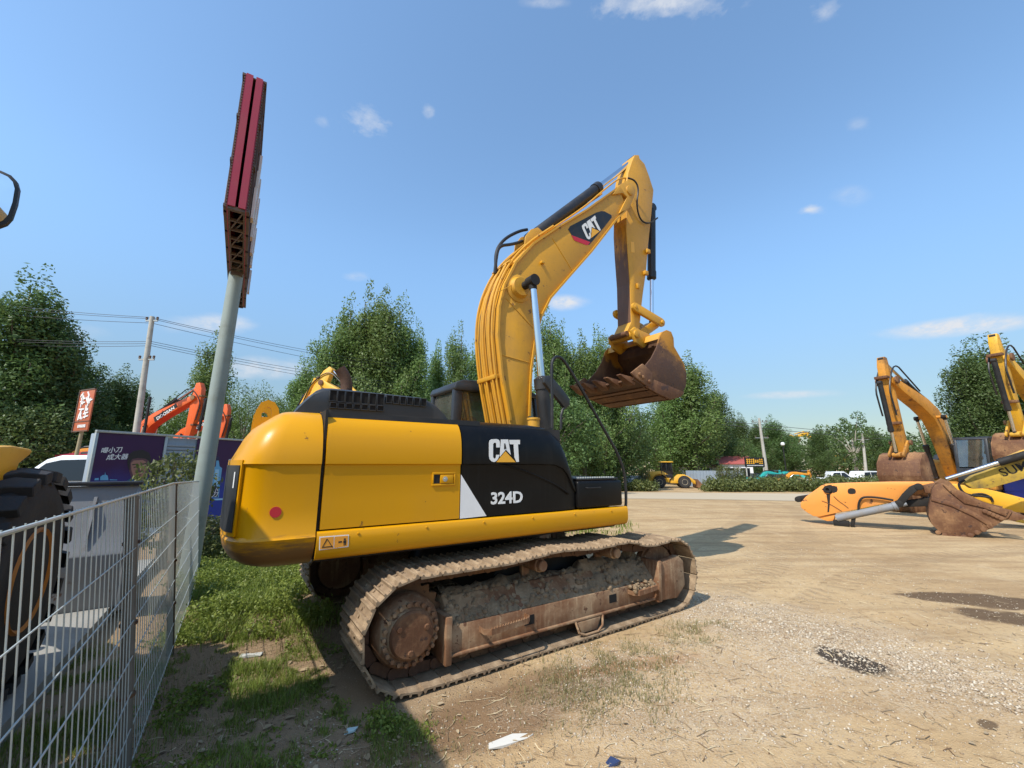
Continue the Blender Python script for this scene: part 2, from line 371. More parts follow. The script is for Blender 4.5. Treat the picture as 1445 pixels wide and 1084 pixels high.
    for hx0, hx1 in ((-1.12, -.62), (.86, 1.28)):
        st = MB().tube([(hx0, fo, .33), (hx0, fo+o*.10, .33), (hx0+.03, fo+o*.13, .33), (hx1-.03, fo+o*.13, .36), (hx1, fo+o*.10, .36), (hx1, fo, .36)], .012, 6)
        st = MB()
        path = [(hx0, 0), (hx0, .09), (hx0+.05, .135), (hx1-.05, .135), (hx1, .09), (hx1, 0)]
        ring = [[(x, fo+o*y, z+.04*(x-hx0)) for x, y in path]+[(x*.985+.015*(hx0+hx1)/2, fo+o*(y-.012 if y else 0), z+.04*(x-hx0)) for x, y in reversed(path)] for z in (.315, .362)]
        st.loft(ring)
        nt = 14
        for k in range(nt):
            x = hx0+.06+(hx1-hx0-.12)*k/(nt-1); z = .362+.04*(x-hx0)
            st.prism([(x-.009, z-.002), (x+.009, z-.002), (x, z+.014)], min(fo+o*.122, fo+o*.136), max(fo+o*.122, fo+o*.136))
        st.build('step', FRM, fr)
    for k in range(8):
        x = -1.22+k*.355
        rl = MB().rev((x, yc-.2, .185), (0, 1, 0), [(0, .05), (.03, .06), (.06, .098), (.11, .098), (.115, .08), (.285, .08), (.29, .098), (.34, .098), (.37, .06), (.40, .05)], 18)
        rl.build('track_roller', FRM, EX)
    for x in (-.38, .72):
        rl = MB().rev((x, yc-o*.05, .775), (0, o, 0), [(0, .05), (.02, .07), (.26, .07), (.265, .055), (.31, .055), (.32, .045)], 18)
        rl.box(x-.05, x+.05, min(yc-o*.09, yc-o*.05), max(yc-o*.09, yc-o*.05), .5, .80)
        rl.build('carrier_roller', FRM, EX)
    # track guide bracket in the middle
    gb = MB().tube([(.02, fo+o*.02, .18), (.04, fo+o*.05, .08), (.12, fo+o*.06, .05), (.30, fo+o*.06, .05), (.38, fo+o*.05, .09), (.42, fo+o*.02, .18)], .014, 6)
    gb.prism([(.10, .06), (.32, .06), (.38, .17), (.04, .17)], min(fo, fo+o*.03), max(fo, fo+o*.03))
    gb.build('track_guide', FRM, fr, bevel=.005)
    mu = MB()
    for k in range(420):
        x = random.uniform(-1.38, 1.36); t = random.random(); y = yc+o*(.24-.28*t); z = .40+.19*min(1, t*1.3)
        if not (x < -.2 or x > .2) and random.random() < .75: continue
        b = random.uniform(.012, .045)*(1.3 if x > .5 else 1); blob(mu, (x, y, z+b*.3), b, 7)
    for hx0, hx1 in ((.86, 1.28),):
        for k in range(60):
            x = random.uniform(hx0, hx1); blob(mu, (x, fo+o*random.uniform(.01, .11), .34+random.uniform(0, .07)), random.uniform(.015, .035), 6)
    # heaped mud sheet
    nx, ny = 70, 10; vs = []; fs = []
    for i in range(nx):
        for j in range(ny):
            x = -1.38+2.74*i/(nx-1); t = j/(ny-1); y = yc+o*(.25-.36*t)
            h = (.07 if x < -.2 else .03 if x < .35 else .11)*math.sin(min(1, t*1.4)*math.pi/2)
            z = .405+.19*min(1, t*1.3)+h*(.55+.9*noise.noise(Vector((x*5, y*9, ys))))+.03*noise.noise(Vector((x*22, y*22, 4)))
            vs.append((x, y, z))
    for i in range(nx-1):
        for j in range(ny-1): a = i*ny+j; fs.append((a, a+1, a+ny+1, a+ny))
    mu.add(vs, fs)
    tag(mu.build('mud', MUD, fr, ang=60), kind='stuff')
make_track(-1); make_track(1)
un = MB().prism([(-.85, .45), (.85, .45), (.6, .78), (-.6, .78)], -1.1, 1.1)
un.build('undercarriage', DARK, EX, bevel=.03)
MB().rev((0, 0, .76), (0, 0, 1), [(0, .62), (.1, .62), (.1, .66), (.2, .66), (.2, .58), (.27, .58)], 40).build('swing_bearing', DARK, EX)
# ---- upper structure -------------------------------------------------------
YS = -1.40
MB().prism([(-2.50, 1.02), (1.0, 1.02), (1.0, 1.26), (-2.50, 1.26)], -1.28, 1.38).build('main_frame', DARK, EX, bevel=.01)
MB().box(-2.50, -1.0, -1.30, 1.36, 1.265, 2.24).build('rear_light_block', BLKM, EX)  # unseen filler added inside the body to block light
MB().box(-1.0, .10, -1.30, -.42, 1.265, 2.20).build('front_light_block', BLKM, EX)  # forward piece of the added filler, keeps light out of the body
# lower side rail (yellow, rolled)
rail = [(-1.30, 1.05), (-1.36, 1.052), (-1.395, 1.075), (-1.412, 1.12), (-1.415, 1.20), (-1.412, 1.255), (-1.395, 1.272), (-1.31, 1.272)]
MB().loft([[(x, y, z) for y, z in rail] for x in (-2.515, -2.0, -1.0, 0, 1.02, 1.10)]).build('side_rail', YEL, EX, bevel=0, ang=50)
sec = [(-1.388, 1.285), (-1.388, 1.50), (-1.388, 1.775), (-1.392, 1.79), (-1.408, 1.80), (-1.410, 1.83), (-1.408, 1.93), (-1.398, 2.02), (-1.375, 2.10), (-1.335, 2.165), (-1.27, 2.215), (-1.18, 2.245), (-1.0, 2.268), (-.85, 2.275)]
def panel(name, x0, x1, mat, zf=lambda x: 1.0, n=12, par=EX, bev=.006):
    rings = []
    for i in range(n+1):
        x = x0+(x1-x0)*i/n; k = zf(x); ring = []
        for y, z in sec:
            zz = 1.285+(z-1.285)*k; ring.append((x, y+(1-k)*.05, zz))
        ring += [(x, -.85, 1.285)]
        rings.append(ring)
    return MB().loft(rings).build(name, mat, par, ang=30)
dr = panel('rear_side_door', -2.495, -1.262, YEL)
def fz(x):
    P = [(-1.25, 1.0), (-.30, 1.0), (-.07, .985), (.05, .90), (.12, .77), (.18, .60), (.235, .40), (.262, .37)]
    for a, b in zip(P[:-1], P[1:]):
        if x <= b[0]: return a[1]+(b[1]-a[1])*(x-a[0])/(b[0]-a[0])
    return P[-1][1]
xs_ = 40
bp = panel('front_side_door', -1.250, .255, BLK, fz, 44)
# door seam
MB().box(-2.519, -2.499, -1.36, -.85, 1.06, 2.25).build('door_seam', DARK, EX)
# sloped ridge pressed in the black panel
MB().tube([(*[q for q in (lambda w: (w[0], -1.389, w[1]))(W(*c3(*p), -1.389))],) for p in ((150, 470), (300, 462), (470, 478), (600, 520), (720, 570), (820, 620), (900, 675))], .012, 6, smooth=2).build('pressed_ridge', BLK, bp)
# latch in a recess
lx, lz = W(628, 676, YS); q = dr
f_ = MB()
for a in ((lx-.13, lx+.11, lz+.045, lz+.062), (lx-.13, lx+.11, lz-.062, lz-.045), (lx-.13, lx-.113, lz-.045, lz+.045), (lx+.093, lx+.11, lz-.045, lz+.045)): f_.box(a[0], a[1], -1.400, -1.385, a[2], a[3])
f_.build('latch_frame', YEL, dr, bevel=.003)
MB().box(lx-.11, lx-.05, -1.392, -1.386, lz-.04, lz+.04).build('latch_recess', DARK, dr)
MB().box(lx-.048, lx+.085, -1.403, -1.386, lz-.038, lz+.038).build('latch', YEL, dr, bevel=.004)
MB().rev((lx-.0, -1.402, lz), (0, -1, 0), [(0, .024), (.006, .024), (.006, .012), (.012, .01)], 16).build('lock', STEEL, dr)
# tool box (black) with lid and step surface
tb = MB().box(.275, 1.035, -1.40, -.45, 1.285, 1.60).build('tool_box', BLK, EX, bevel=.03, seg=3)
MB().box(.30, 1.0, -1.37, -.47, 1.605, 1.63).build('lid', BLKM, tb, bevel=.008)
tr_ = MB()
for i in range(16): 
    for j in range(2): tr_.rev((.34+i*.04, -1.34+j*.08, 1.63), (0, 0, 1), [(0, .014), (.012, .012)], 8)
tr_.build('step_tread', STEEL, tb)
MB().box(-.1, .9, -.44, .3, 1.27, 1.50).build('front_deck', YELB, EX, bevel=.02)
# top deck + filler
MB().box(-2.45, -.35, -.86, .45, 2.2, 2.262).build('top_deck', YEL, EX, bevel=.01)
MB().box(-2.45, -1.0, .45, 1.36, 2.2, 2.262).build('far_top_deck', YEL, EX, bevel=.01)
MB().prism([(-2.49, 1.28), (-.55, 1.28), (-.55, 1.9), (-1.0, 2.2), (-2.49, 2.2)], 1.37, 1.40).build('far_side_door', YEL, EX, bevel=.01)
# counterweight
def rear(z):
    return 0 if z < 1.81 else .42*(z-1.81)+.8*max(0, z-2.08)
def cwring(z, ins, frac=1.0):
    pts = []
    for k in range(25):
        a = math.pi*(k/24); c, s_ = math.sin(a), -math.cos(a)
        e = 2/6.2
        x = -2.525-(.628-max(ins, rear(z)))*abs(c)**e; y = (1.405-ins)*abs(s_)**(e*1.12)*(1 if s_ > 0 else -1)
        pts.append((x, y, z))
    return pts
lev = [(1.0, .30), (1.01, .20), (1.04, .12), (1.09, .055), (1.16, .015), (1.225, .0), (1.235, -.004), (1.245, .006), (1.26, .014), (1.45, .014), (1.775, .016), (1.79, .012), (1.80, -.002), (1.85, 0), (1.93, .012), (2.02, .04), (2.10, .085), (2.17, .15), (2.22, .225), (2.245, .32), (2.262, .48)]
CWM = bpy.data.materials['cat_yellow_paint'].copy(); CWM.name = 'counterweight_paint'
_t = NT(CWM.node_tree); _b = [n for n in _t.N if n.type == 'BSDF_PRINCIPLED'][0]; _src = _b.inputs['Base Color'].links[0].from_socket
_oc = _t.n('ShaderNodeTexCoord').outputs['Object']; _z = _t.n('ShaderNodeSeparateXYZ', {0: _oc}).outputs[2]
_n = _t.noise(_t.scalev(_oc, 2.5, 2.5, 14), 3, 8, .7)
_f = _t.m('MULTIPLY', _t.ss(_t.m('ADD', _z, _t.m('MULTIPLY', _n, .30)), 1.42, 1.28), .92)
_t.L.new(_t.mix(_f, _src, (.16, .085, .035)), _b.inputs['Base Color'])
cw = MB().loft([cwring(z, i) for z, i in lev]).build('counterweight', CWM, EX, ang=32)
# rear grille recess and labels on the counterweight
def cwp(z, a, off):
    ins = .014-off; r_ = -2.525-(.628-max(ins, rear(z)-off))*math.sin(a)**(2/6.2); s_ = -math.cos(a)
    return (r_, (1.405-ins)*abs(s_)**(2/6.2*1.12)*(1 if s_ > 0 else -1), z)
def cwpatch(name, mat, a0, a1, z0_, z1_, o0, o1):
    n = 18; L_ = []
    for o_ in (o0, o1): L_.append([[cwp(z, R(a0+(a1-a0)*i/n), o_) for i in range(n+1)] for z in (z0_, (z0_+z1_)/2, z1_)])
    m = MB()
    for g in L_: m.loft(g, caps=False, close=False)
    for k in (0, 2): m.loft([L_[0][k], L_[1][k]], caps=False, close=False)
    for e in (0, -1): m.loft([[r[e] for r in L_[0]], [r[e] for r in L_[1]]], caps=False, close=False)
    return m.build(name, mat, cw)
cwpatch('rear_panel_frame', YEL, 38, 142, 1.27, 1.83, .002, .02)
cwpatch('rear_grille', BLKP, 40.5, 139.5, 1.30, 1.79, .003, .026)
cwpatch('white_label', WHITE, 46, 48, 1.62, 1.74, .027, .029)
MB().rev((W(389, 723, YS)[0], -1.386, W(389, 723, YS)[1]), (0, -1, 0), [(0, .040), (.006, .040)], 28).build('red_dot', REDD, cw)
for yy in (-.25, .28):
    ey = MB()
    P = [(-3.0, 2.0), (-2.985, 2.33), (-2.95, 2.41), (-2.89, 2.44), (-2.83, 2.42), (-2.79, 2.36), (-2.74, 2.1)]
    ci = [(-2.93, 2.1), (-2.935, 2.31), (-2.92, 2.355), (-2.89, 2.37), (-2.86, 2.355), (-2.845, 2.31), (-2.84, 2.1)]
    for i in range(6): ey.prism([P[i], P[i+1], ci[i+1], ci[i]], yy-.022, yy+.022)
    ey.prism([(-3.0, 2.0), (-2.74, 2.0), (-2.76, 2.265), (-2.99, 2.265)], yy-.0215, yy+.0215)
    ey.build('lifting_eye', YEL, cw)
# bolts, hinges and grab handle on the side panels
for x_ in (-2.2, -1.6, -1.0, -.4, .2, .8):
    MB().rev((x_, -1.413, 1.235), (0, -1, 0), [(0, .011), (.006, .010), (.008, .004)], 8).build('bolt', YEL, EX)
MB().tube([(.40, -1.40, 1.52), (.40, -1.43, 1.52), (.62, -1.43, 1.52), (.62, -1.40, 1.52)], .007, 6).build('box_handle', BLKM, tb)
# warning label on the rail
def dface(crop, y):
    def f(u, v, off):
        a = W(*crop(u, v), y); return (a[0], y-off, a[1])
    return f
def cr2(x, y): return (300+x/3.286, 500+y/3.286)
fn = dface(cr2, -1.416)
lb = poly_decal('warning_label', WHITE, EX, [[(495, 846), (632, 836), (630, 893), (493, 909)]], fn, .002)
fn = dface(cr2, -1.4185)
poly_decal('label_field', LBL, lb, [[(500, 851), (562, 846), (560, 900), (498, 905)], [(566, 846), (628, 841), (626, 889), (564, 899)]], fn, .0015)
fn = dface(cr2, -1.4205)
poly_decal('label_pictogram', BLKM, lb, [[(529, 856), (533, 856), (557, 894), (554, 896)], [(529, 856), (531, 862), (510, 896), (506, 898)], [(506, 898), (557, 893), (556, 889), (511, 893)],
   [(608, 856), (613, 852), (618, 855), (617, 861), (609, 862)], [(606, 864), (620, 862), (619, 876), (606, 877)], [(608, 877), (612, 877), (611, 886), (607, 886)], [(614, 877), (618, 876), (618, 885), (614, 885)], [(583, 868), (600, 866), (600, 872), (583, 875)]], fn, .001)
# white wedge, CAT mark, number
fn = dface(c3, -1.3895)
poly_decal('white_wedge', WHITE, bp, [[(150, 541), (327, 829), (143, 848)]], fn, .003)
fn = dface(c3, -1.411)
logo = [[(362, 296), (398, 294), (414, 300), (420, 316), (420, 352), (396, 353), (395, 326), (388, 319), (378, 321), (373, 332), (373, 418), (378, 429), (387, 431), (393, 424), (395, 404), (418, 404), (410, 428), (397, 446), (380, 455), (362, 449), (349, 434), (345, 412), (345, 320), (350, 303)],
        [(428, 297), (478, 297), (496, 405), (462, 368), (420, 418)],
        [(486, 300), (560, 300), (560, 330), (546, 331), (553, 452), (536, 454), (522, 420), (516, 331), (489, 330)]]
lg = poly_decal('logo_letter', WHITE, bp, logo, fn, .003)
poly_decal('logo_triangle', YDEC, lg, [[(460, 380), (397, 455), (530, 455)]], dface(c3, -1.4142), .003)
poly_decal('letter_counter', BLKM, lg, [[(451, 325), (458, 325), (466, 360), (450, 366)]], dface(c3, -1.4142), .002)
mn = W(691.5, 711.5, -1.39); mn2 = W(736.5, 709, -1.39)
text('324D', .160, WHITE, bp, 'model_number', Matrix.Translation((mn[0]+.005, -1.389, mn[1])) @ Matrix.Rotation(R(90), 4, 'X'), sx=1.12, bold=.0045, ext=.003)
# hood over the engine: louvred side, rounded top
def cr5(x, y): return (400+x/4.817, 500+y/4.817)
hy = -.93
H = [W(*cr5(*p), hy) for p in ((70, 388), (150, 300), (215, 245), (262, 226), (330, 226), (520, 246), (690, 264), (960, 294), (1010, 315), (1055, 345), (1095, 390), (1122, 432))]
hb_ = MB()
rings = []
for y, dz, sx_ in ((hy+.012, 0, 1), (hy+.03, .025, .985), (hy+.10, .05, .96), (0, .075, .94), (.6, .05, .96), (.75, 0, 1)):
    cx = sum(p[0] for p in H)/len(H)
    rings.append([(cx+(x-cx)*sx_, y, 2.262+(z-2.28)*.9+(dz if z > 2.40 else 0)) for x, z in H])
hood = MB().loft(rings).build('engine_hood', BLKP, EX, ang=40)
slots = MB(); zt = None
def sl(u0, u1, v0, v1):
    a = W(*cr5(u0, v0), hy); b = W(*cr5(u1, v1), hy); slots.box(a[0], b[0], hy-.004, hy+.008, b[1], a[1])
for k in range(7):
    u = 320+k*53.5; dy = k*4.4; sl(u, u+37, 246+dy, 318+dy*1.1); sl(u, u+37, 331+dy*.8, 364+dy*.8)
for k in range(6):
    u = 703+k*46.5; dy = k*4.6; sl(u, u+31, 281+dy, 330+dy)
slots.build('louvre_shade', VOID, hood)  # black slabs, shade of the louvre slots painted on
lip = MB()
def fr_(u0, u1, v0, v1):
    a = W(*cr5(u0, v0), hy); b = W(*cr5(u1, v1), hy); t_ = .007
    lip.box(a[0]-t_, b[0]+t_, hy-.012, hy+.01, a[1], a[1]+t_); lip.box(a[0]-t_, b[0]+t_, hy-.012, hy+.01, b[1]-t_, b[1]); lip.box(a[0]-t_, a[0], hy-.012, hy+.01, b[1], a[1]); lip.box(b[0], b[0]+t_, hy-.012, hy+.01, b[1], a[1])
for k in range(7):
    u = 320+k*53.5; dy = k*4.4; fr_(u, u+37, 246+dy, 318+dy*1.1); fr_(u, u+37, 331+dy*.8, 364+dy*.8)
for k in range(6):
    u = 703+k*46.5; dy = k*4.6; fr_(u, u+31, 281+dy, 330+dy)
lip.build('louvre_frame', BLKP, hood, bevel=.002)
ex_ = MB()
P = [W(*p, .1) for p in ((489, 552), (489, 540), (486, 530), (479, 520))]
ex_.tube([(p[0], .1, p[1]) for p in P], .068, 16, smooth=2)
ex_.build('exhaust_pipe', RUSTD, EX)
e0, e1 = P[-1], P[-2]
dx_, dz_ = e0[0]-e1[0], e0[1]-e1[1]; l_ = math.hypot(dx_, dz_)
# cab on the far side, in front
cb = thing('cab', None, None); cb.parent = EX
rb = [(-.42, 2.95), (-.39, 3.02), (-.30, 3.06), (.1, 3.085), (.9, 3.05), (1.15, 2.93), (1.28, 2.2), (1.30, 1.4), (.9, 1.30), (-.45, 1.30), (-.45, 2.35)]
CY0, CY1 = .48, 1.40
cbm = MB()
# posts and roof instead of a solid
def post(p, q, y, w=.05): cbm.prism([(p[0]-w, p[1]), (p[0]+w, p[1]), (q[0]+w, q[1]), (q[0]-w, q[1])], y-.05, y+.05)
cbm.prism([(-.46, 2.94), (-.42, 3.03), (-.30, 3.075), (.1, 3.095), (.9, 3.06), (1.15, 2.95), (1.13, 2.90), (-.44, 2.90)], CY0-.02, CY1+.02)
cbm.prism([(-.48, 1.30), (1.30, 1.30), (1.30, 1.75), (-.48, 2.32)], CY0, CY1)
for y in (CY0+.05, CY1-.05):
    post((-.40, 1.8), (-.37, 2.95), y, .075); post((.22, 1.75), (.22, 2.95), y, .04); post((1.26, 1.6), (1.10, 2.95), y, .045)
cbf = cbm.build('cab_frame', BLKP, cb, bevel=.03)
gl = MB(); gl.box(-.40, -.385, CY0+.10, CY1-.10, 2.30, 2.90); gl.box(-.3, .18, CY0+.045, CY0+.055, 1.9, 2.9); gl.box(.26, 1.1, CY0+.045, CY0+.055, 1.76, 2.9)
gl.box(-.3, .18, CY1-.055, CY1-.045, 1.9, 2.9); gl.box(.26, 1.1, CY1-.055, CY1-.045, 1.76, 2.9); gl.box(1.17, 1.18, CY0+.1, CY1-.1, 1.76, 2.9)
gl.build('cab_window', GLASS, cb)
se = MB().box(-.1, .1, .72, 1.12, 1.9, 2.55).box(-.05, .4, .72, 1.12, 1.8, 1.95); se.build('operator_seat', DARK, cb, bevel=.05)
# ---- boom ------------------------------------------------------------------
BY = .31
near = [W(*c1(*p), -BY) for p in ((212, 1060), (205, 1015), (175, 850), (160, 700), (165, 600), (185, 520), (225, 440), (290, 370), (380, 310), (480, 250), (600, 165))]
low = [W(*c1(*p), -BY) for p in ((632, 243), (590, 285), (500, 400), (420, 490), (350, 570), (315, 640), (295, 720), (280, 830), (276, 920), (274, 1000), (272, 1070))]
foot = [(.30, 1.62), (.10, 1.50), (-.12, 1.62)]
endc = [W(*c1(*p), -BY) for p in ((625, 150), (648, 158), (656, 180), (650, 205), (634, 222))]
bpl = near+low+foot
bm_ = MB().prism(near+low+foot, -BY, BY)
boom = bm_.build('boom', YELB, EX, bevel=.008)
# raised flange plates along the two edges of the side plate
fl = MB()
for side in (-1, 1):
    for line, sgn in ((near[1:], 1), (low[:-1], -1)):
        for a, b in zip(line[:-1], line[1:]):
            n_ = Vector((b[1]-a[1], -(b[0]-a[0]))).normalized()*sgn
            pa = [(a[0]-n_[0]*.012, a[1]-n_[1]*.012), (b[0]-n_[0]*.012, b[1]-n_[1]*.012), (b[0]+n_[0]*.02, b[1]+n_[1]*.02), (a[0]+n_[0]*.02, a[1]+n_[1]*.02)]
            y0, y1 = sorted((side*(BY+.001), side*(BY+.028))); fl.prism(pa, y0, y1)
fl.build('flange', YELB, boom)
ft = MB()                                   # fork plates at the tip
for s_ in (-1, 1):
    y0, y1 = sorted((s_*(BY-.02), s_*(BY+.035)))
    tip = [W(*c1(*p), -BY) for p in ((575, 195), (600, 160), (625, 146), (648, 156), (658, 180), (652, 208), (635, 245), (600, 262), (628, 205), (612, 190))]
    ft.prism(tip, y0, y1)
tp = W(*c1(650, 190), -BY)
TIPX, TIPZ = W(*c1(636, 182), -BY)
ft.cyl((TIPX, -BY-.06, TIPZ), (TIPX, BY+.06, TIPZ), .10, n=24)
ft.build('tip_fork', YELB, boom, bevel=.006)
for a, b in (((168, 775), (276, 805)), ((360, 352), (438, 478)), ((190, 570), (300, 690))):
    A, B = W(*c1(*a), -BY-.002), W(*c1(*b), -BY-.002); MB().tube([(A[0], -BY-.002, A[1]), (B[0], -BY-.002, B[1])], .007, 6).build('weld_seam', YELB, boom)
CBX, CBZ = W(*c1(287, 508), -.60)
for s_ in (-1, 1): MB().rev((CBX-.05, s_*BY, CBZ-.02), (0, s_, 0), [(0, .22), (.012, .22), (.03, .17), (.10, .14)], 28).build('cylinder_boss', YELB, boom)
MB().cyl((CBX, -.66, CBZ), (CBX, .66, CBZ), .062, n=20).build('boom_pin', DARK, boom)
# hose pipes on top of the boom
def offs(line, d):
    out = []
    for i, p in enumerate(line):
        a, b = line[max(0, i-1)], line[min(len(line)-1, i+1)]
        n_ = Vector((-(b[1]-a[1]), b[0]-a[0])).normalized(); out.append((p[0]+n_[0]*d, p[1]+n_[1]*d))
    return out
top_line = near[:9]
for k, yy in enumerate((-.235, -.165, -.105, .01, .085, .215)):
    L_ = offs(top_line[:7 if k in (1, 2) else 9], .055+.012*(k % 2)); MB().tube([(x, yy, z) for x, z in L_], .019, 8, smooth=2).build('hydraulic_pipe', YELB, boom)
for i in (2, 6):
    cl = MB()
    p = offs(top_line, .055)[i]; q = offs(top_line, .0)[i]
    a, b = top_line[i-1], top_line[i+1]; t_ = Vector((b[0]-a[0], b[1]-a[1])).normalized()*.03
    cl.prism([(q[0]-t_[0], q[1]-t_[1]), (q[0]+t_[0], q[1]+t_[1]), (p[0]+t_[0]+(p[0]-q[0])*.5, p[1]+t_[1]+(p[1]-q[1])*.5), (p[0]-t_[0]+(p[0]-q[0])*.5, p[1]-t_[1]+(p[1]-q[1])*.5)], -.25, .25)
    cl.build('pipe_clamp', YELB, boom, bevel=.004)
# black hoses that loop at the stick cylinder
for k, yy in enumerate((-.06, .08)):
    P = [c1(*p) for p in (((155, 478), (152, 420), (160, 385), (190, 350), (240, 325), (268, 320)) if k else ((150, 480), (158, 400), (172, 378), (205, 375), (235, 368), (250, 362)))]
    MB().tube([(W(*p, yy)[0], yy, W(*p, yy)[1]) for p in P], .026, 8, smooth=2).build('hose', BLKM, boom)
# thin grease line to the boss
P = [W(*c1(*p), -BY-.05) for p in ((160, 545), (180, 540), (215, 520), (235, 500), (262, 505))]
MB().tube([(x, -BY-.05, z) for x, z in P], .006, 6, smooth=2).build('grease_line', YELB, boom)
P = [W(*c1(*p), -BY) for p in ((320, 440), (328, 450))]
MB().box(P[0][0]-.03, P[0][0]+.03, -BY-.05, -BY, P[0][1]-.03, P[0][1]+.01).build('lug', YELB, boom, bevel=.004)
# cylinders: barrel + rod + eyes
def cylinder(parent, a, b, y, rb_, rr, frac, bm=BLKM, name='hydraulic_cylinder', eye=None):
    A, B = Vector((a[0], y, a[1])), Vector((b[0], y, b[1])); M_ = A+(B-A)*frac; d = (B-A).normalized()
    m = MB().cyl(A+d*rb_*.6, M_, rb_, n=22); m.rev(M_-d*.16, d, [(0, rb_*1.02), (.0, rb_*1.13), (.15, rb_*1.13), (.17, rb_*.85), (.19, rb_*.6)], 22)
    m.cyl(A+Vector((0, rb_*.8, 0)), A-Vector((0, rb_*.8, 0)), rb_*1.05, n=20)
    o = m.build(name, bm, parent)
    MB().cyl(M_, B, rr, n=20).build('rod', CHR, o)
    e = eye or rr*1.7
    MB().cyl(B+Vector((0, e*.9, 0)), B-Vector((0, e*.9, 0)), e, n=20).cyl(B-d*e*1.5, B, rr*1.15, n=16).build('rod_eye', DARK, o)
    return o
bc0 = (.52, 1.55)
for yy in (-.60, .60):
    cylinder(EX, bc0, (CBX, CBZ), yy, .098, .052, .50, name='boom_cylinder', eye=.085)
SC0 = W(*c1(285, 350), 0); SC1 = W(*c1(652, 72), 0)
cylinder(EX, SC0, SC1, 0, .105, .056, .60, name='stick_cylinder', eye=.09)
lg_ = MB()
for s_ in (-.16, .13):
    P = [W(*c1(*p), -.1) for p in ((250, 400), (330, 345), (300, 318), (275, 325), (255, 350))]; lg_.prism(P, s_, s_+.03)
lg_.build('cylinder_bracket', YELB, boom, bevel=.005)
P = [W(*c1(*p), -.12) for p in ((330, 335), (480, 236), (530, 190), (590, 142), (610, 133), (650, 132))]
MB().tube([(x, -.12, z) for x, z in P], .016, 8, smooth=2).build('stick_pipe', YELB, boom)
P = [W(*c1(*p), .1) for p in ((330, 330), (520, 205), (540, 190))]
MB().tube([(x, .1, z) for x, z in P], .016, 8, smooth=1).build('stick_pipe', YELB, boom)
P = [W(*c1(*p), -.25) for p in ((635, 132), (655, 145), (668, 175), (665, 225), (680, 270), (700, 292), (720, 296), (738, 280))]
MB().tube([(x, -.25-.05*math.sin(i), z) for i, (x, z) in enumerate(P)], .017, 8, smooth=2).build('hose', BLKM, boom)
# boom decal
fb = dface(c1, -BY-.002)
dc = poly_decal('boom_decal', BLKM, boom, [[(417, 320), (424, 308), (520, 258), (538, 253), (550, 254), (575, 268), (576, 276), (548, 312), (494, 376), (486, 376), (436, 350)]], fb, .002)
poly_decal('red_stripe', REDD, dc, [[(428, 340), (498, 366), (490, 376), (484, 377), (440, 360)]], dface(c1, -BY-.0045), .0015)
def bl(u, v, off):
    a = (u-345)/215; b = (455-v)/160
    return dface(c1, -BY-.0065)(489+a*49-b*24, 361-a*40-b*54, off)
l2 = poly_decal('boom_logo_letter', WHITE, dc, logo, bl, .0015)
poly_decal('boom_logo_triangle', YDEC, dc, [[(460, 380), (397, 455), (530, 455)]], lambda u, v, o_: (lambda p: (p[0], p[1]-.002, p[2]))(bl(u, v, o_)), .0015)
# ---- stick -----------------------------------------------------------------
AY = .17
nf = [W(*c8(*p), -AY) for p in ((232, 78), (256, 78), (262, 100), (290, 130), (318, 205), (343, 285), (340, 320), (330, 430), (312, 600), (300, 760), (280, 900), (268, 1010))]
nf += [W(*c4(*p), -AY) for p in ((665, 340), (640, 380), (600, 400), (560, 385))]
nf += [W(*c8(*p), -AY) for p in ((212, 1060), (205, 830), (190, 640), (183, 520), (184, 400), (190, 300), (186, 240), (195, 180), (215, 120))]
stick = MB().prism(nf, -AY, AY).build('stick', YELB, EX, bevel=.008)
# worn rusty underside plate of the stick
NS = [W(*c8(*p), -AY) for p in ((184, 400), (183, 520), (190, 640), (205, 830), (212, 1060))]
ru = MB()
for a, b in zip(NS[:-1], NS[1:]): ru.add([(a[0]-.004, -AY+.012, a[1]), (b[0]-.004, -AY+.012, b[1]), (b[0]-.004, AY-.012, b[1]), (a[0]-.004, AY-.012, a[1]), (a[0]-.001, -AY+.012, a[1]), (b[0]-.001, -AY+.012, b[1]), (b[0]-.001, AY-.012, b[1]), (a[0]-.001, AY-.012, a[1])], [(0,1,2,3),(7,6,5,4),(0,4,5,1),(2,6,7,3),(1,5,6,2),(0,3,7,4)])
ru.build('worn_underside', WORN, stick)
fa = dface(c8, -AY-.002)
poly_decal('yellow_sticker', YDEC, stick, [[(208, 588), (228, 590), (232, 652), (212, 652)]], fa, .002)
lugs = MB()
for p in ((300, 648), (288, 775)):
    a = W(*c8(*p), -AY); lugs.box(a[0]-.04, a[0]+.06, -AY-.06, -AY, a[1]-.04, a[1]+.04)
a = W(*c8(245, 850), -AY); lugs.box(a[0]-.02, a[0]+.05, -AY-.03, -AY, a[1]-.05, a[1]+.05)
lugs.build('lug', YELB, stick, bevel=.005)
BKP = W(*c1(*((890-640)*2.58, (474-200)*2.58)), -AY)        # bucket pin
L0 = W(*c8(240, 970), -.26); L1 = W(*c8(395, 1062), -.26)    # link pins
cylinder(EX, (nf[5][0]+.12, nf[5][1]-.30), (L1[0], L1[1]), 0, .085, .045, .62, name='bucket_cylinder', eye=.07)
MB().cyl((nf[-10][0], -.2, nf[-10][1]), (nf[-10][0], .2, nf[-10][1]), .05).build('pin', RUST, stick)
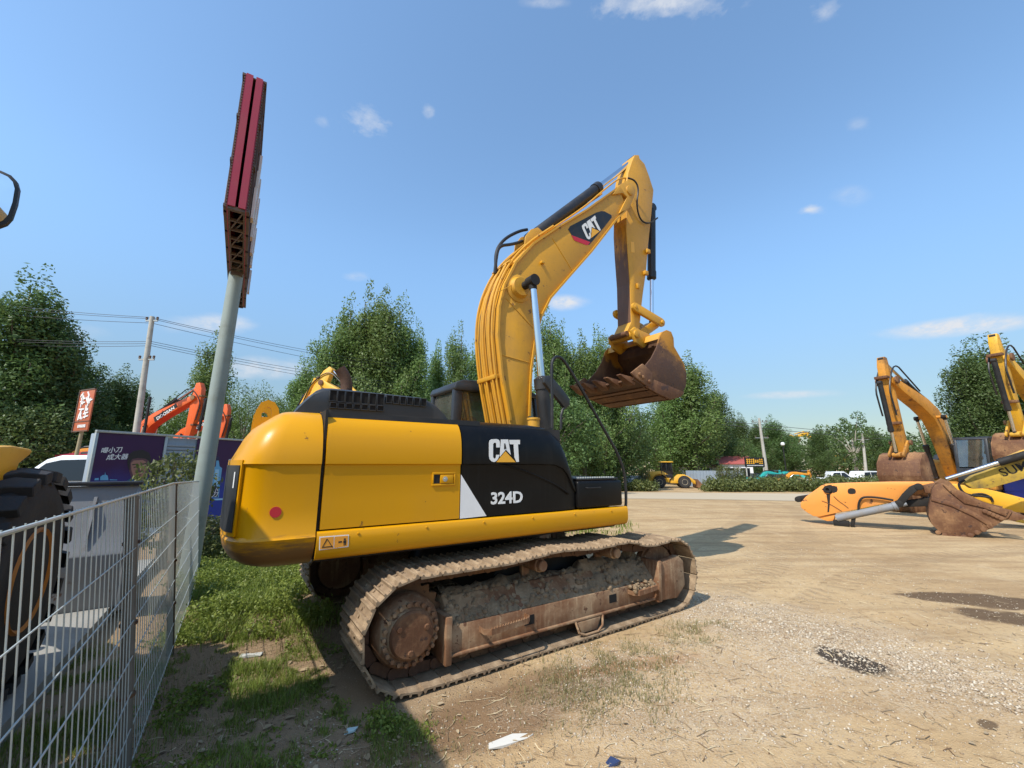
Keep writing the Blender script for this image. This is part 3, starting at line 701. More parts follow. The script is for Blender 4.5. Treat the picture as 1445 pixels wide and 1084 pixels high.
def bar(mb, a, b, w0, w1, y0, y1):
    A, B = Vector(a), Vector(b); d = (B-A).normalized(); n_ = Vector((-d[1], d[0])); pts = []
    for k in range(7): t_ = math.pi/2+math.pi*k/6; pts.append(A+(d*math.cos(t_)+n_*math.sin(t_))*w0)
    for k in range(7): t_ = -math.pi/2+math.pi*k/6; pts.append(B+(d*math.cos(t_)+n_*math.sin(t_))*w1)
    mb.prism([tuple(p) for p in pts], y0, y1)
lk = MB()
for s_ in (-1, 1):
    y0, y1 = sorted((s_*.20, s_*.26)); bar(lk, L0, L1, .085, .085, y0, y1)
lk.cyl((L0[0], -.27, L0[1]), (L0[0], .27, L0[1]), .04).cyl((L1[0], -.29, L1[1]), (L1[0], .29, L1[1]), .045)
lk.build('bucket_link', YELB, EX, bevel=.006)
# ---- bucket ----------------------------------------------------------------
BW = .66
BK = thing('bucket', None, None); BK.parent = EX
pl = [W(*c4(*p), -BW) for p in ((835, 372), (865, 358), (900, 372), (918, 420), (922, 485), (960, 550), (1000, 620), (1018, 700), (1012, 790), (985, 845), (940, 878), (880, 884), (800, 850), (735, 805), (690, 790), (605, 738), (690, 645), (750, 570), (790, 490), (815, 400))]
outer = pl[2:16]                              # back and floor curve from the top hinge round to the lip
sh = MB()
cxx = sum(p[0] for p in pl)/len(pl); czz = sum(p[1] for p in pl)/len(pl)
inn = []
for i, p in enumerate(outer):
    a, b = outer[max(0, i-1)], outer[min(len(outer)-1, i+1)]; n_ = Vector((b[1]-a[1], -(b[0]-a[0]))).normalized()
    if n_.dot(Vector((cxx-p[0], czz-p[1]))) < 0: n_ = -n_
    inn.append((p[0]+n_[0]*.03, p[1]+n_[1]*.03))
for i in range(len(outer)-1): sh.prism([outer[i], outer[i+1], inn[i+1], inn[i]], -BW, BW)
sh.build('bucket_shell', RUSTD, BK)
for s_ in (-1, 1):
    y0, y1 = sorted((s_*(BW-.01), s_*(BW+.02)))
    sd = MB().prism(pl, y0, y1).build('bucket_side', BSIDE, BK, bevel=.006)
    y0, y1 = sorted((s_*(BW+.021), s_*(BW+.05)))
    wp = [W(*c4(*p), -BW) for p in ((690, 790), (760, 740), (990, 835), (960, 872), (885, 888), (800, 853))]
    MB().prism(wp, y0, y1).build('wear_plate', RUST, sd, bevel=.004)
    y0, y1 = sorted((s_*(BW+.022), s_*(BW+.06)))
    ct = [W(*c4(*p), -BW) for p in ((668, 618), (694, 640), (740, 690), (745, 760), (715, 800), (600, 715), (580, 688))]
    MB().prism(ct, y0, y1).build('side_cutter', RUST, sd, bevel=.01)
    bt = MB()
    for p in ((665, 722), (715, 755), (640, 700)):
        a = W(*c4(*p), -BW); bt.rev((a[0], s_*(BW+.055), a[1]), (0, s_, 0), [(0, .035), (.025, .033), (.035, .02)], 8)
    bt.build('bolt', RUST, sd)
# yellow top bar with the hinge plates, teeth, floor strips
tbp = [W(*c4(*p), -BW) for p in ((835, 372), (870, 360), (880, 400), (826, 420))]
MB().prism(tbp, -BW+.02, BW-.02).build('top_bar', YELB, BK, bevel=.01)
hgp = MB()
for s_ in (-1, 1):
    y0, y1 = sorted((s_*.24, s_*.30))
    hpx = (tbp[3][0], tbp[3][1])
    hgp.prism([(BKP[0]-.12, BKP[1]+.06), (BKP[0]-.02, BKP[1]+.14), (BKP[0]+.14, BKP[1]+.10), (tbp[1][0], tbp[1][1]+.02), (tbp[2][0], tbp[2][1]), (tbp[3][0]-.02, tbp[3][1]-.10), (BKP[0]-.02, BKP[1]-.16)], y0, y1)
hgp.cyl((BKP[0], -.33, BKP[1]), (BKP[0], .33, BKP[1]), .075, n=24)
hgp.build('hinge_plate', YELB, BK, bevel=.01)
lk2 = MB(); bar(lk2, L1, ((tbp[1][0]+.02), tbp[1][1]+.10), .08, .09, -.13, .13)
lk2.build('power_link', YELB, EX, bevel=.01)
LP = pl[15]; LQ = pl[14]; dl = Vector((LP[0]-LQ[0], LP[1]-LQ[1])).normalized(); dn = Vector((-dl[1], dl[0]))
for k in range(5):
    yc = -BW+.08+k*(2*BW-.16)/4
    tt = MB(); pts = []
    b0, b1 = -.10, .24
    for x, hw, zt_, zb in ((b0, .075, .055, -.055), (.03, .075, .05, -.05), (.12, .055, .03, -.035), (b1, .045, .006, -.012)):
        c = Vector((LP[0], LP[1]))+dl*x
        pts.append([(c[0]+dn[0]*zt_, yc-hw, c[1]+dn[1]*zt_), (c[0]+dn[0]*zt_, yc+hw, c[1]+dn[1]*zt_), (c[0]+dn[0]*zb, yc+hw, c[1]+dn[1]*zb), (c[0]+dn[0]*zb, yc-hw, c[1]+dn[1]*zb)])
    tt.loft(pts).build('tooth', RUST, BK, bevel=.006)
strips = MB()
for i in (8, 9, 10, 11):
    a, b = outer[i], outer[i+1]; c = ((a[0]+b[0])/2, (a[1]+b[1])/2); d_ = Vector((b[0]-a[0], b[1]-a[1])); n_ = Vector((d_[1], -d_[0])).normalized()
    if n_.dot(Vector((cxx-c[0], czz-c[1]))) > 0: n_ = -n_
    a2 = (a[0]+d_[0]*.12, a[1]+d_[1]*.12); b2 = (a[0]+d_[0]*.88, a[1]+d_[1]*.88)
    strips.prism([a2, b2, (b2[0]+n_[0]*.02, b2[1]+n_[1]*.02), (a2[0]+n_[0]*.02, a2[1]+n_[1]*.02)], -BW, BW)
strips.build('floor_strip', RUST, BK)
# handrail and mirror
HRY = -1.36
P = [W(*p, HRY) for p in ((876, 739), (882, 728), (884, 700), (880, 655), (850, 602), (820, 548), (797, 510), (789, 503), (781, 505), (778, 515), (779, 560), (779, 604))]
MB().tube([(x, HRY, z) for x, z in P], .019, 10, smooth=2).build('handrail', BLKM, EX)
P = [W(*p, -1.15) for p in ((791.5, 606), (792, 580), (800, 573))]
MB().tube([(x, -1.15, z) for x, z in P], .017, 8, smooth=1).build('mirror_arm', BLKM, EX)
a = [W(*p, -1.15) for p in ((767, 531), (776, 530), (790, 546), (803, 563), (803, 572), (797, 577), (788, 566), (776, 552), (767, 540))]
mr = MB().loft([[(x, -1.15-.02, z) for x, z in a], [(x+.01, -1.15+.05, z) for x, z in a]])
mr.build('side_mirror', BLKP, EX, bevel=.012)
fcap = W(763, 597, -1.0)
MB().rev((W(753, 600, -.7)[0], -.7, 2.2), (0, 0, 1), [(0, .08), (.17, .08), (.175, .09), (.20, .09), (.205, .07)], 20).build('filler_pipe', YELB, EX)
# ================================================================== GENERIC MACHINES
def rot2(P, ang, o=(0, 0), k=1):
    c, s_ = math.cos(R(ang)), math.sin(R(ang)); return [(o[0]+k*(x*c-y*s_), o[1]+k*(x*s_+y*c)) for x, y in P]
def make_excavator(name, label, loc, yaw, paint, boomd, stickd, bucketd, sc=1, thin=1, word=None, group=None, cabm=BLKP, bucketm=RUST, wordm=None, tint=None):
    t = thing(name, label, 'excavator', loc, yaw, group, sc)
    for s_ in (-1, 1):
        y0, y1 = sorted((s_*.95, s_*1.6)); P = []
        P = arc(1.75, .45, .45, -90, 90, 8)+arc(-1.75, .45, .45, 90, 270, 8)
        tk = MB().prism(P, y0, y1)
        for k in range(17): x = -1.7+k*.21; tk.box(x, x+.09, y0-.01, y1+.01, .89, .93); 
        tk.build('crawler_track', RUST, t, bevel=.01)
        y0, y1 = sorted((s_*1.2, s_*1.63)); MB().prism([(-1.5, .2), (1.5, .2), (1.5, .6), (-1.5, .6)], y0, y1).build('track_frame', FRM, t, bevel=.02)
    MB().cyl((0, 0, .7), (0, 0, 1.1), .6).box(-.8, .8, -1, 1, .35, .75).build('undercarriage', DARK, t)
    MB().prism([(-2.4, 1.05), (1.3, 1.05), (1.3, 1.3), (-.3, 1.32), (-.3, 2.1), (-.45, 2.2), (-2.4, 2.2)], -1.38, 1.38).build('upper_body', paint, t, bevel=.06)
    MB().prism([(-2.41, 1.0), (-2.9, 1.05), (-3.1, 1.25), (-3.1, 1.9), (-2.95, 2.2), (-2.41, 2.22)], -1.36, 1.36).build('counterweight', paint, t, bevel=.12, seg=3)
    MB().prism([(-2.3, 2.2), (-.6, 2.2), (-.8, 2.42), (-2.2, 2.45)], -.9, .8).build('engine_hood', cabm, t, bevel=.05)
    cf = MB()
    for y in (.48, 1.33):
        for a, b in (((-.45, 2.0), (-.42, 2.98)), ((.3, 1.9), (.3, 2.98)), ((1.35, 1.8), (1.15, 2.98))): cf.prism([(a[0]-.05, a[1]), (a[0]+.05, a[1]), (b[0]+.05, b[1]), (b[0]-.05, b[1])], y-.05, y+.05)
    cf.prism([(-.5, 1.3), (1.4, 1.3), (1.4, 1.85), (-.5, 2.1)], .43, 1.38).prism([(-.5, 2.95), (-.45, 3.05), (1.1, 3.05), (1.22, 2.95)], .41, 1.40)
    cf.build('cab_frame', cabm, t, bevel=.02)
    g = MB(); g.box(-.4, .25, .45, .46, 2, 2.95).box(.35, 1.15, .45, .46, 1.85, 2.95).box(-.4, .25, 1.34, 1.35, 2, 2.95).box(.35, 1.15, 1.34, 1.35, 1.85, 2.95).box(-.45, -.44, .5, 1.3, 2.1, 2.95)
    g.loft([[(1.36, .5, 1.9), (1.36, 1.3, 1.9), (1.37, 1.3, 1.9), (1.37, .5, 1.9)], [(1.17, .5, 2.95), (1.17, 1.3, 2.95), (1.18, 1.3, 2.95), (1.18, .5, 2.95)]])
    g.build('cab_window', GLASS, t)
    ft = (.2, 1.6)
    bmP = [(-.2, .05), (.2, .45), (1.1, 1.05), (1.9, 1.38), (2.5, 1.40), (3.3, 1.2), (5.6, .2), (5.75, .0), (5.65, -.15), (3.5, .55), (2.6, .75), (2.0, .62), (1.2, .25), (.15, -.22), (-.1, -.2)]
    b = MB().prism(rot2(bmP, boomd, ft), -.27*thin, .27*thin).build('boom', paint, t, bevel=.02)
    tip = rot2([(5.6, .02)], boomd, ft)[0]
    stP = [(-.95, .12), (-.6, .32), (.1, .42), (1.0, .34), (2.8, .16), (2.95, 0), (2.8, -.14), (1.0, -.18), (.0, -.22), (-.9, -.12)]
    stP = [(x, y*thin) for x, y in stP]; bmP = [(x, (y-.10*x)*(1 if y > 0.0 else 1)+.10*x-(.17*(1-thin)*4 if (1 < x < 5 and k_ < 7) else 0)) for k_, (x, y) in enumerate(bmP)]
    st = MB().prism(rot2(stP, stickd, tip), -.16*thin, .16*thin).build('stick', paint, t, bevel=.02)
    be = rot2([(2.82, 0)], stickd, tip)[0]
    bkP = [(-.05, .12), (.15, .35), (.55, .5), (1.0, .42), (1.3, .1), (1.35, -.35), (1.25, -.75), (1.22, -.75), (1.2, -.35), (1.05, -.1), (.75, .1), (.4, .1), (.1, -.15)]
    bk = MB(); outer_ = rot2(bkP[:7], bucketd, be); inner_ = rot2([(x*.95, y-.05) for x, y in bkP[:7]], bucketd, be)
    for i in range(6): bk.prism([outer_[i], outer_[i+1], inner_[i+1], inner_[i]], -.6, .6)
    full = rot2([(-.05, .12), (.15, .35), (.55, .5), (1.0, .42), (1.3, .1), (1.35, -.35), (1.25, -.75), (.85, -.62), (.45, -.35), (.1, -.1)], bucketd, be)
    for s_ in (-1, 1): y0, y1 = sorted((s_*.58, s_*.63)); bk.prism(full, y0, y1)
    bko = bk.build('bucket', bucketm, t, bevel=.008)
    for k in range(5):
        y = -.5+k*.25; P = rot2([(1.33, -.6), (1.22, -.6), (1.16, -.98), (1.2, -.98)], bucketd, be); MB().prism(P, y-.06, y+.06).build('tooth', bucketm, bko)
    mid = rot2([(2.45, .95)], boomd, ft)[0]
    for y in (-.42, .42): cylinder(t, (.75, 1.45), mid, y, .09, .05, .55, name='boom_cylinder')
    MB().cyl((mid[0], -.5, mid[1]), (mid[0], .5, mid[1]), .06).build('boom_pin', paint, t)
    cylinder(t, rot2([(2.2, 1.55)], boomd, ft)[0], rot2([(-.85, .05)], stickd, tip)[0], 0, .1, .055, .6, name='stick_cylinder', bm=paint if paint in (YELO,) else BLKM)
    lp = rot2([(2.75, .62)], stickd, tip)[0]
    cylinder(t, rot2([(.05, .62)], stickd, tip)[0], lp, 0, .08, .045, .68, name='bucket_cylinder', bm=paint if paint in (YELO,) else BLKM)
    k_ = MB(); bar(k_, rot2([(2.35, .1)], stickd, tip)[0], lp, .08, .08, -.24, -.18); bar(k_, rot2([(2.35, .1)], stickd, tip)[0], lp, .08, .08, .18, .24); bar(k_, lp, rot2([(.12, .3)], bucketd, be)[0], .08, .1, -.12, .12)
    k_.build('bucket_link', paint, t, bevel=.01)
    for yy in (-.12, .0, .12):
        P = rot2([(-.1, .3), (1.0, 1.1), (1.9, 1.48), (2.5, 1.5), (3.3, 1.3), (5.0, .6)], boomd, ft); MB().tube([(x, yy, z) for x, z in P], .02, 6, smooth=1).build('hydraulic_pipe', BLKM, b)
    for yy in (-.30, .30):
        for q_, r_ in ((tip, .15), (be, .12), (rot2([(2.35, .1)], stickd, tip)[0], .09)): MB().cyl((q_[0], yy-.03, q_[1]), (q_[0], yy+.03, q_[1]), r_, n=18).build('pin_boss', bucketm, t, bevel=.006)
    for yy in (-.21, .21):
        P = rot2([(3.9, 1.05), (4.9, .9), (5.9, .75)], boomd, ft)+rot2([(.2, .55), (.9, .50), (1.3, .45)], stickd, tip); MB().tube([(x, yy, z) for x, z in P], .028, 6, smooth=2).build('hose', BLKM, st)
    for q_ in ((-.15, .38), (1.6, .26)):
        P = rot2([q_], stickd, tip)[0]; MB().box(P[0]-.1, P[0]+.1, -.2, .2, P[1]-.05, P[1]+.05).build('bracket', bucketm, st, bevel=.01)
    if word:
        a = rot2([(3.05, .72)], boomd, ft)[0]; y = -.275
        fn = lambda u, v, o_: (lambda p: (p[0], y-o_, p[1]))(rot2([(u, v)], boomd, ft)[0])
        pl_ = poly_decal('name_plate', BLKM, b, [[(2.95, .70), (4.55, .32), (4.62, .56), (3.05, 1.0)]], fn, .004)
        M = Matrix.Translation((a[0]+.08, y-.006, a[1]+.02)) @ Matrix.Rotation(-R(boomd-14), 4, 'Y') @ Matrix.Rotation(R(90), 4, 'X')
        text(word, .26, WHITE, pl_, 'lettering', M, sx=1.15, bold=.006)
        fn2 = lambda u, v, o_: (lambda p: (p[0], .275+o_, p[1]))(rot2([(u, v)], boomd, ft)[0])
    return t
def tyre(parent, x, y, r, w, o, rim, lugs=22):
    t_ = MB().rev((x, y-w/2, r), (0, 1, 0), [(.01, r*.44), (.02, r*.54), (.01, r*.66), (.01, r*.80), (.05, r*.90), (.09, r*.935), (w-.09, r*.935), (w-.05, r*.90), (w-.01, r*.80), (w-.01, r*.66), (w-.02, r*.54), (w-.01, r*.44)], 44)
    for k in range(lugs*2):
        a = 2*math.pi*k/(lugs*2); sd = 1 if k % 2 else -1
        lp = []
        for rr in (r*.90, r*1.0):
            for yy, da in ((0.0, .20), (sd*w*.30, .04), (sd*w*.515, 0)):
                for d2 in (-.085, .085):
                    rad = rr if abs(yy) < w*.4 else rr*.965
                    lp.append((x+rad*math.cos(a+da+d2), y+yy, r+rad*math.sin(a+da+d2)))
        # 12 points: inner ring 0-5, outer ring 6-11
        t_.add(lp, [(6, 7, 9, 8), (8, 9, 11, 10), (0, 2, 8, 6), (2, 4, 10, 8), (1, 7, 9, 3), (3, 9, 11, 5), (0, 6, 7, 1), (4, 5, 11, 10)])
    wh = t_.build('tyre', TYRE, parent, bevel=.006, seg=1)
    MB().rev((x, y+o*w*.12, r), (0, o, 0), [(0, r*.38), (w*.10, r*.39), (w*.34, r*.39), (w*.39, r*.44), (w*.35, r*.46), (w*.30, r*.39), (w*.18, r*.36), (w*.16, r*.26), (w*.30, r*.24), (w*.34, r*.19), (w*.34, .02)], 32, caps=False).build('rim', rim, wh)
    return wh
def make_loader(name, label, loc, yaw, paint, rim, sc=1, near=False, lift=0):
    t = thing(name, label, 'wheel loader', loc, yaw, None, sc)
    for x in (0, -3.1):
        for s_ in (-1, 1): tyre(t, x, s_*1.05, .80, .56, s_, rim)
    MB().prism([(-4.6, .9), (-1.8, .7), (-1.8, 1.7), (-2.6, 2.2), (-4.5, 2.1), (-4.75, 1.6)], -.75, .75).build('engine_hood', paint, t, bevel=.06)
    MB().prism([(-4.95, .7), (-4.7, .7), (-4.7, 1.7), (-4.95, 1.5)], -1.1, 1.1).build('counterweight', paint, t, bevel=.06)
    MB().prism([(-1.7, .6), (.5, .6), (.7, 1.2), (.2, 1.75), (-.6, 1.75), (-1.6, 1.1)], -.5, .5).build('front_frame', paint, t, bevel=.04)
    MB().cyl((0, -1, .83), (0, 1, .83), .16).cyl((-3.1, -1, .83), (-3.1, 1, .83), .16).build('axle', DARK, t)
    for s_ in (-1, 1):
        y0, y1 = sorted((s_*.78, s_*1.36))
        MB().prism(arc(-3.1, .83, 1.0, 30, 150, 10)+list(reversed(arc(-3.1, .83, 1.05, 30, 150, 10))), y0, y1).build('fender', paint, t)
    cf = MB()
    X0, X1, Z0, Z1 = -2.75, -1.35, 1.55, 3.32
    for y in (-.72, .72):
        for a, b in (((X0, Z0), (X0+.08, Z1)), ((X1, Z0), (X1-.08, Z1)), ((-2.1, Z0), (-2.1, Z1))): cf.prism([(a[0]-.05, a[1]), (a[0]+.05, a[1]), (b[0]+.05, b[1]), (b[0]-.05, b[1])], y-.05, y+.05)
    cf.prism([(X0, 1.3), (X1, 1.3), (X1, 1.75), (X0, 1.75)], -.76, .76).build('cab_frame', BLKM, t, bevel=.015)
    MB().prism([(X0-.12, Z1), (X1+.15, Z1), (X1+.15, Z1+.08), (X1, Z1+.14), (X0, Z1+.14), (X0-.12, Z1+.08)], -.88, .88).build('cab_roof', paint, t, bevel=.03)
    g = MB(); 
    for y in (-.73, .73): g.box(X0+.1, X1-.1, y-.005, y+.005, 1.75, Z1)
    for x in (X0+.06, X1-.04): g.box(x, x+.01, -.68, .68, 1.75, Z1)
    g.build('cab_window', GLASS if near else GLD, t)
    for s_ in (-1, 1):
        y0, y1 = sorted((s_*.52, s_*.60))
        MB().prism([(-.35, 1.5), (-.2, 1.75), (.5, 1.6), (1.3, 1.05), (1.75, .55), (1.65, .38), (1.4, .5), (.9, .95), (.3, 1.3)], y0, y1).build('lift_arm', paint, t, bevel=.01)
        cylinder(t, (-.5, .9), (.9, .95), s_*.35, .07, .04, .6, name='lift_cylinder', bm=paint)
    bz = lift
    P = [(1.45, .12), (1.42, .9), (1.55, 1.15), (1.62, 1.15), (1.52, .85), (1.56, .3), (1.75, .10), (2.55, .02), (2.55, -.02), (1.65, 0)]
    P = [(x, z+bz) for x, z in P]
    if not near:
        b = MB().prism(P, -1.4, 1.4)
        for s_ in (-1, 1): y0, y1 = sorted((s_*1.4, s_*1.44)); b.prism([(1.45, .05+bz), (1.42, .95+bz), (1.62, 1.1+bz), (2.5, .05+bz)], y0, y1)
        b.build('bucket', GREYS if near else RUST, t, bevel=.01)
    return t
# ------------------------------------------------------------------ near wheel loader, left of the fence
LY = R(123.5)
ld = make_loader('wheel_loader', 'yellow wheel loader with big tyre and grey bucket behind the wire fence', (-4.63, 2.50, .17), LY, YELO, surf('rim_orange', (.50, .17, .02), amt=.4, rough=.6), near=True)
LF = Fr(-4.63, 2.50, LY, .17)
# bucket seen from behind
bx = 2.25
b = MB()
b.prism([(bx+.02, .14), (bx-.12, .75), (bx-.10, .80), (bx+.02, 1.05), (bx+.05, 1.52), (bx+.10, 1.52), (bx+.08, 1.03), (bx-.04, .76), (bx+.1, .2), (bx+.5, .10), (bx+1.1, .04), (bx+1.1, 0), (bx+.4, .02)], -1.52, 1.52)
for s_ in (-1, 1): y0, y1 = sorted((s_*1.50, s_*1.54)); b.prism([(bx-.02, .1), (bx-.12, .78), (bx+.05, 1.5), (bx+.3, 1.35), (bx+1.05, .03)], y0, y1)
b.v = [(x, y, z-.15) for x, y, z in b.v]
bo_ = b.build('bucket', GREYS, ld, bevel=.01)
MB().box(bx+.0, bx+.13, -1.55, 1.55, 1.375, 1.42).build('bucket_lip', BLKM, bo_, bevel=.01)
for yy in (-1.15, -.4, .4, 1.15): MB().prism([(bx-.11, .70), (bx+.03, 1.25), (bx+.03, .88)], yy-.015, yy+.015).build('gusset', GREYS, bo_)
# fender plate behind the front tyre, steps
P = [LF.W(*p, -1.15) for p in ((47, 634), (45, 641), (28, 655), (10, 700), (1, 728), (-45, 735), (-60, 632), (20, 629))]
MB().prism(P, -1.15, -.62).build('side_fender', YELO, ld, bevel=.02)
MB().prism([(-1.9, .5), (-1.35, .5), (-1.35, 1.3), (-1.9, 1.3)], -1.15, -.75).build('cab_step', YELO, ld, bevel=.02)
mp = (-3.325, 2.30)
dx, dy = mp[0]+4.63, mp[1]-2.50; lxm = dx*math.cos(LY)+dy*math.sin(LY); lym = -dx*math.sin(LY)+dy*math.cos(LY)
n_ = 18; pr = [(.15*(abs(math.cos(2*math.pi*k/n_))**.6)*(1 if math.cos(2*math.pi*k/n_) > 0 else -1), .20*(abs(math.sin(2*math.pi*k/n_))**.6)*(1 if math.sin(2*math.pi*k/n_) > 0 else -1)) for k in range(n_)]
mz = 3.28
def mring(sx, yo): return [(lxm+.0+yo, lym-.00+u*sx, mz+v*sx) for u, v in pr]
ms = MB().loft([mring(.85, .06), mring(1, .03), mring(1, 0), mring(.93, -.004)])
mo = ms.build('side_mirror', BLKM, ld, ang=50)
MB().loft([mring(.90, -.005), mring(.90, -.008)]).build('mirror_glass', MIRR, mo)
MB().tube([(lxm+.03, lym+.0, mz+.2), (lxm+.02, lym+.05, mz+.30), (lxm-.3, lym+.5, 3.40), (-1.45, -.7, 3.38)], .018, 8, smooth=1).tube([(lxm+.03, lym, mz-.2), (lxm, lym+.05, mz-.3), (lxm-.25, lym+.45, 2.95), (-1.45, -.7, 2.85)], .018, 8, smooth=1).build('mirror_bracket', BLKM, ld)
# ------------------------------------------------------------------ fence
FA = Vector((-5.02, 6.72)); FB = Vector((-.55, -.14)); fdv = (FB-FA).normalized(); FL = (FB-FA).length
fyaw = math.atan2(fdv.y, fdv.x)
fe = thing('wire_fence', 'galvanised welded wire fence on steel posts from the grey pole to the lower left corner', 'fence', (FA.x+.838*.17, FA.y+.546*.17, 0), fyaw)
fe.rotation_euler = (math.atan(.17/1.6), 0, fyaw)
fh = lambda s_: 1.535+.085*min(1, s_/3.15)
posts = [(2.9, .026), (4.84, .027), (7.2, .026)]
for s_, r_ in posts:
    p = MB().cyl((s_, 0, -.05), (s_+(.03 if s_ > 4 else 0), -.0, fh(s_)-.03), r_*1.25, n=14)
    p.rev((s_+(.03 if s_ > 4 else 0), 0, fh(s_)-.03), (0, 0, 1), [(0, r_*1.35), (.02, r_*1.35), (.025, r_*.8)], 14)
    po = p.build('post', surf('fence_post_steel', (.13, .11, .085), dirt=(.22, .185, .145), amt=.6, rough=.6, metal=0, scale=6) if 'fence_post_steel' not in MATS else MATS['fence_post_steel'], fe)
    for z in (.45, .85, 1.32): MB().rev((s_, 0, z), (0, 0, 1), [(0, r_*1.3), (0, r_*1.6), (.018, r_*1.6), (.018, r_*1.3)], 12).build('clamp', RUSTD, po)
wm = MB(); s_ = .02
nv = int(FL/.078)
for k in range(nv+1):
    s_ = .02+k*.078
    for yy in (.022,):
        wm.cyl((s_, yy, .03), (s_, yy, fh(s_)+.012), .0026, n=5)
wz = [.08, .28, .48, .68, .88, 1.08, 1.30]
for z in wz:
    for dz in (0,): wm.tube([(0, .027, z), (FL*.5, .027, z), (FL, .027, z)], .0034, 6)
wm.build('wire_panel', WIREM, fe, ang=60)
MB().tube([(0, .022, fh(0)), (3.15, .022, fh(3.15)), (FL, .022, fh(FL))], .0075, 8).build('top_rail', WIREM, fe)
# ------------------------------------------------------------------ tall sign on the pole
sg = thing('billboard', 'tall red sign box seen edge-on on top of a grey steel pole', 'sign', (-5.08, 6.9, 0))
MB().cyl((0, 0, -.05), (.11, 0, 5.35), .132, .108, n=28).build('pole', POLE, sg)
tw = MB()
for z in (.5, .95, 1.3, 1.5):
    tw.tube([(.137*math.cos(a/10*6.28), .137*math.sin(a/10*6.28), z+.02*math.sin(a*1.3)) for a in range(11)], .004, 5)
tw.build('tie_wire', STEEL, sg)
sb = thing('sign_box', None, None); sb.parent = sg
sy = math.atan2(3.52, -2.29); sb.location = (.12, 0, 0); sb.rotation_euler = (0, 0, sy)
x0, x1 = -2.27, 1.93; hw = .10
def sbm(mb, name, mat, bevel=0): o = mb.build(name, mat, sb, bevel=bevel); return o
z0, z1 = 5.18, 7.30
# red cladding of the two near edges with a gap between
m = MB(); m.box(x0-.02, x0+.10, -hw-.0, -.018, z0+.02, z1).box(x0-.02, x0+.10, .018, hw, z0+.02, z1); sbm(m, 'red_edge', MAROON)
m = MB()
for s_ in (-1, 1):
    y0, y1 = sorted((s_*(hw+.001), s_*(hw+.012)))
    m.box(x0+.0, x1, y0, y1, z0, z1)
sbm(m, 'sign_face', MAROON)
m = MB()
for s_ in (-1, 1):
    for k in range(46):
        z = z0+.03+k*(z1-z0-.06)/45
        y0, y1 = sorted((s_*(hw+.013), s_*(hw+.026)))
        m.box(x0-.01, x0+.05, y0, y1, z-.012, z+.012)
    y0, y1 = sorted((s_*(hw+.013), s_*(hw+.05)))
    for k in range(7):
        xa = x0+.12+k*.57
        m.box(xa, xa+.05, y0, y1, z0, z1); 
    for zz in (z0+.0, z0+.7, z0+1.4, z1-.04): m.box(x0, x1, y0, y1, zz, zz+.04)
sbm(m, 'frame_rib', BRNM)
m = MB()
for yy in (-hw+.01, hw-.01):
    m.box(x0, x1, yy-.012, yy+.012, z0-.0, z0+.05)
for k in range(15): xa = x0+.06+k*.285; m.box(xa, xa+.035, -hw, hw, z0-.003, z0+.035)
m.box(x0, x0+.03, -hw, hw, z0-.02, z0+.03).box(x1-.03, x1, -hw, hw, z0-.02, z0+.03)
for k in range(7): m.tube([(x0+.08+k*.57, -hw+.02, z0+.01), (x0+.65+k*.57, hw-.02, z0+.01)], .012, 5)
sbm(m, 'bottom_truss', BRNM)
m = MB()
for i in range(8): m.tube([(x0+.1+i*.5, -.07, z0+.18), (x0+.25+i*.5, .0, z0+.10), (x0+.4+i*.5, .07, z0+.2)], .012, 6, smooth=2)
sbm(m, 'cable', STEEL)
m = MB().box(x0+.02, x1-.02, -hw+.0, hw-.0, z1-.02, z1+.0).box(x1-.05, x1, -hw, hw, z0, z1); sbm(m, 'end_plate', BRNM)
for k in range(12):
    xa = x0+.5+k*.29; zb = z0+.2+(k*37 % 11)*.12; sbm(MB().box(xa, xa+.16, -hw-.085, -hw-.05, zb, zb+.5), 'raised_letter', WHITE)
    sbm(MB().box(xa, xa+.16, hw+.05, hw+.085, zb, zb+.5), 'raised_letter', WHITE)
sbm(MB().box(-.12, .12, -.09, .09, 5.10, 5.17), 'pole_head', BRNM)
# ------------------------------------------------------------------ advertising trailer
AX = Fr(-8.8, 8.9, math.atan2(3.1, .8)); A = AX.W
ad = thing('advertising_trailer', 'dark blue and purple advertising trailer with a portrait, a bottle and white handwriting', 'trailer', (-8.8, 8.9, 0), AX.yaw)
def PA(x, y): return (100+x/5.558, 560+y/5.558)
GRD, _t, _b, _o = newmat('ad_print')
_sep = _t.n('ShaderNodeSeparateXYZ', {0: _t.n('ShaderNodeTexCoord').outputs['Object']})
_f = _t.ss(_t.m('ADD', _sep.outputs[2], _t.m('MULTIPLY', _t.noise(_t.n('ShaderNodeTexCoord').outputs['Object'], 2, 3), .5)), 1.2, 2.1)
setb(_t, _b, base=_t.mix(_f, (.014, .045, .30), (.040, .010, .062)), rough=.35, spec=.3)
lb0 = A(*PA(165, 655)); 
zt = 2.46; zb = .34
xa, xb = A(133, 640)[0], A(229, 640)[0]; xc, xd = A(276, 640)[0], A(352, 640)[0]; xe = xd+.4
MB().box(xa-.03, xe, .02, .16, zb, zt-.02).build('trailer_body', SHEET, ad, bevel=.02)
fr_m = MB()
for u0, u1 in ((xa-.05, xa), (xb, xb+.06), (xe-.05, xe)): fr_m.box(u0, u1, -.03, .02, zb, zt)
fr_m.box(xa-.05, xe, -.045, .02, zt, zt+.05); fr_m.build('frame', STEEL, ad, bevel=.004)
p1 = MB().box(xa, xb, -.008, .0, zb+.3, zt).build('ad_panel', GRD, ad)
p2 = MB().box(xc, xe-.06, -.008, .0, zb, zt).build('ad_panel', GRD, ad)
MB().box(xa-.05, xe, -.03, .0, zb-.16, zb-.01).build('skirt', VWHITE, ad)
rm = MB()
u = xa
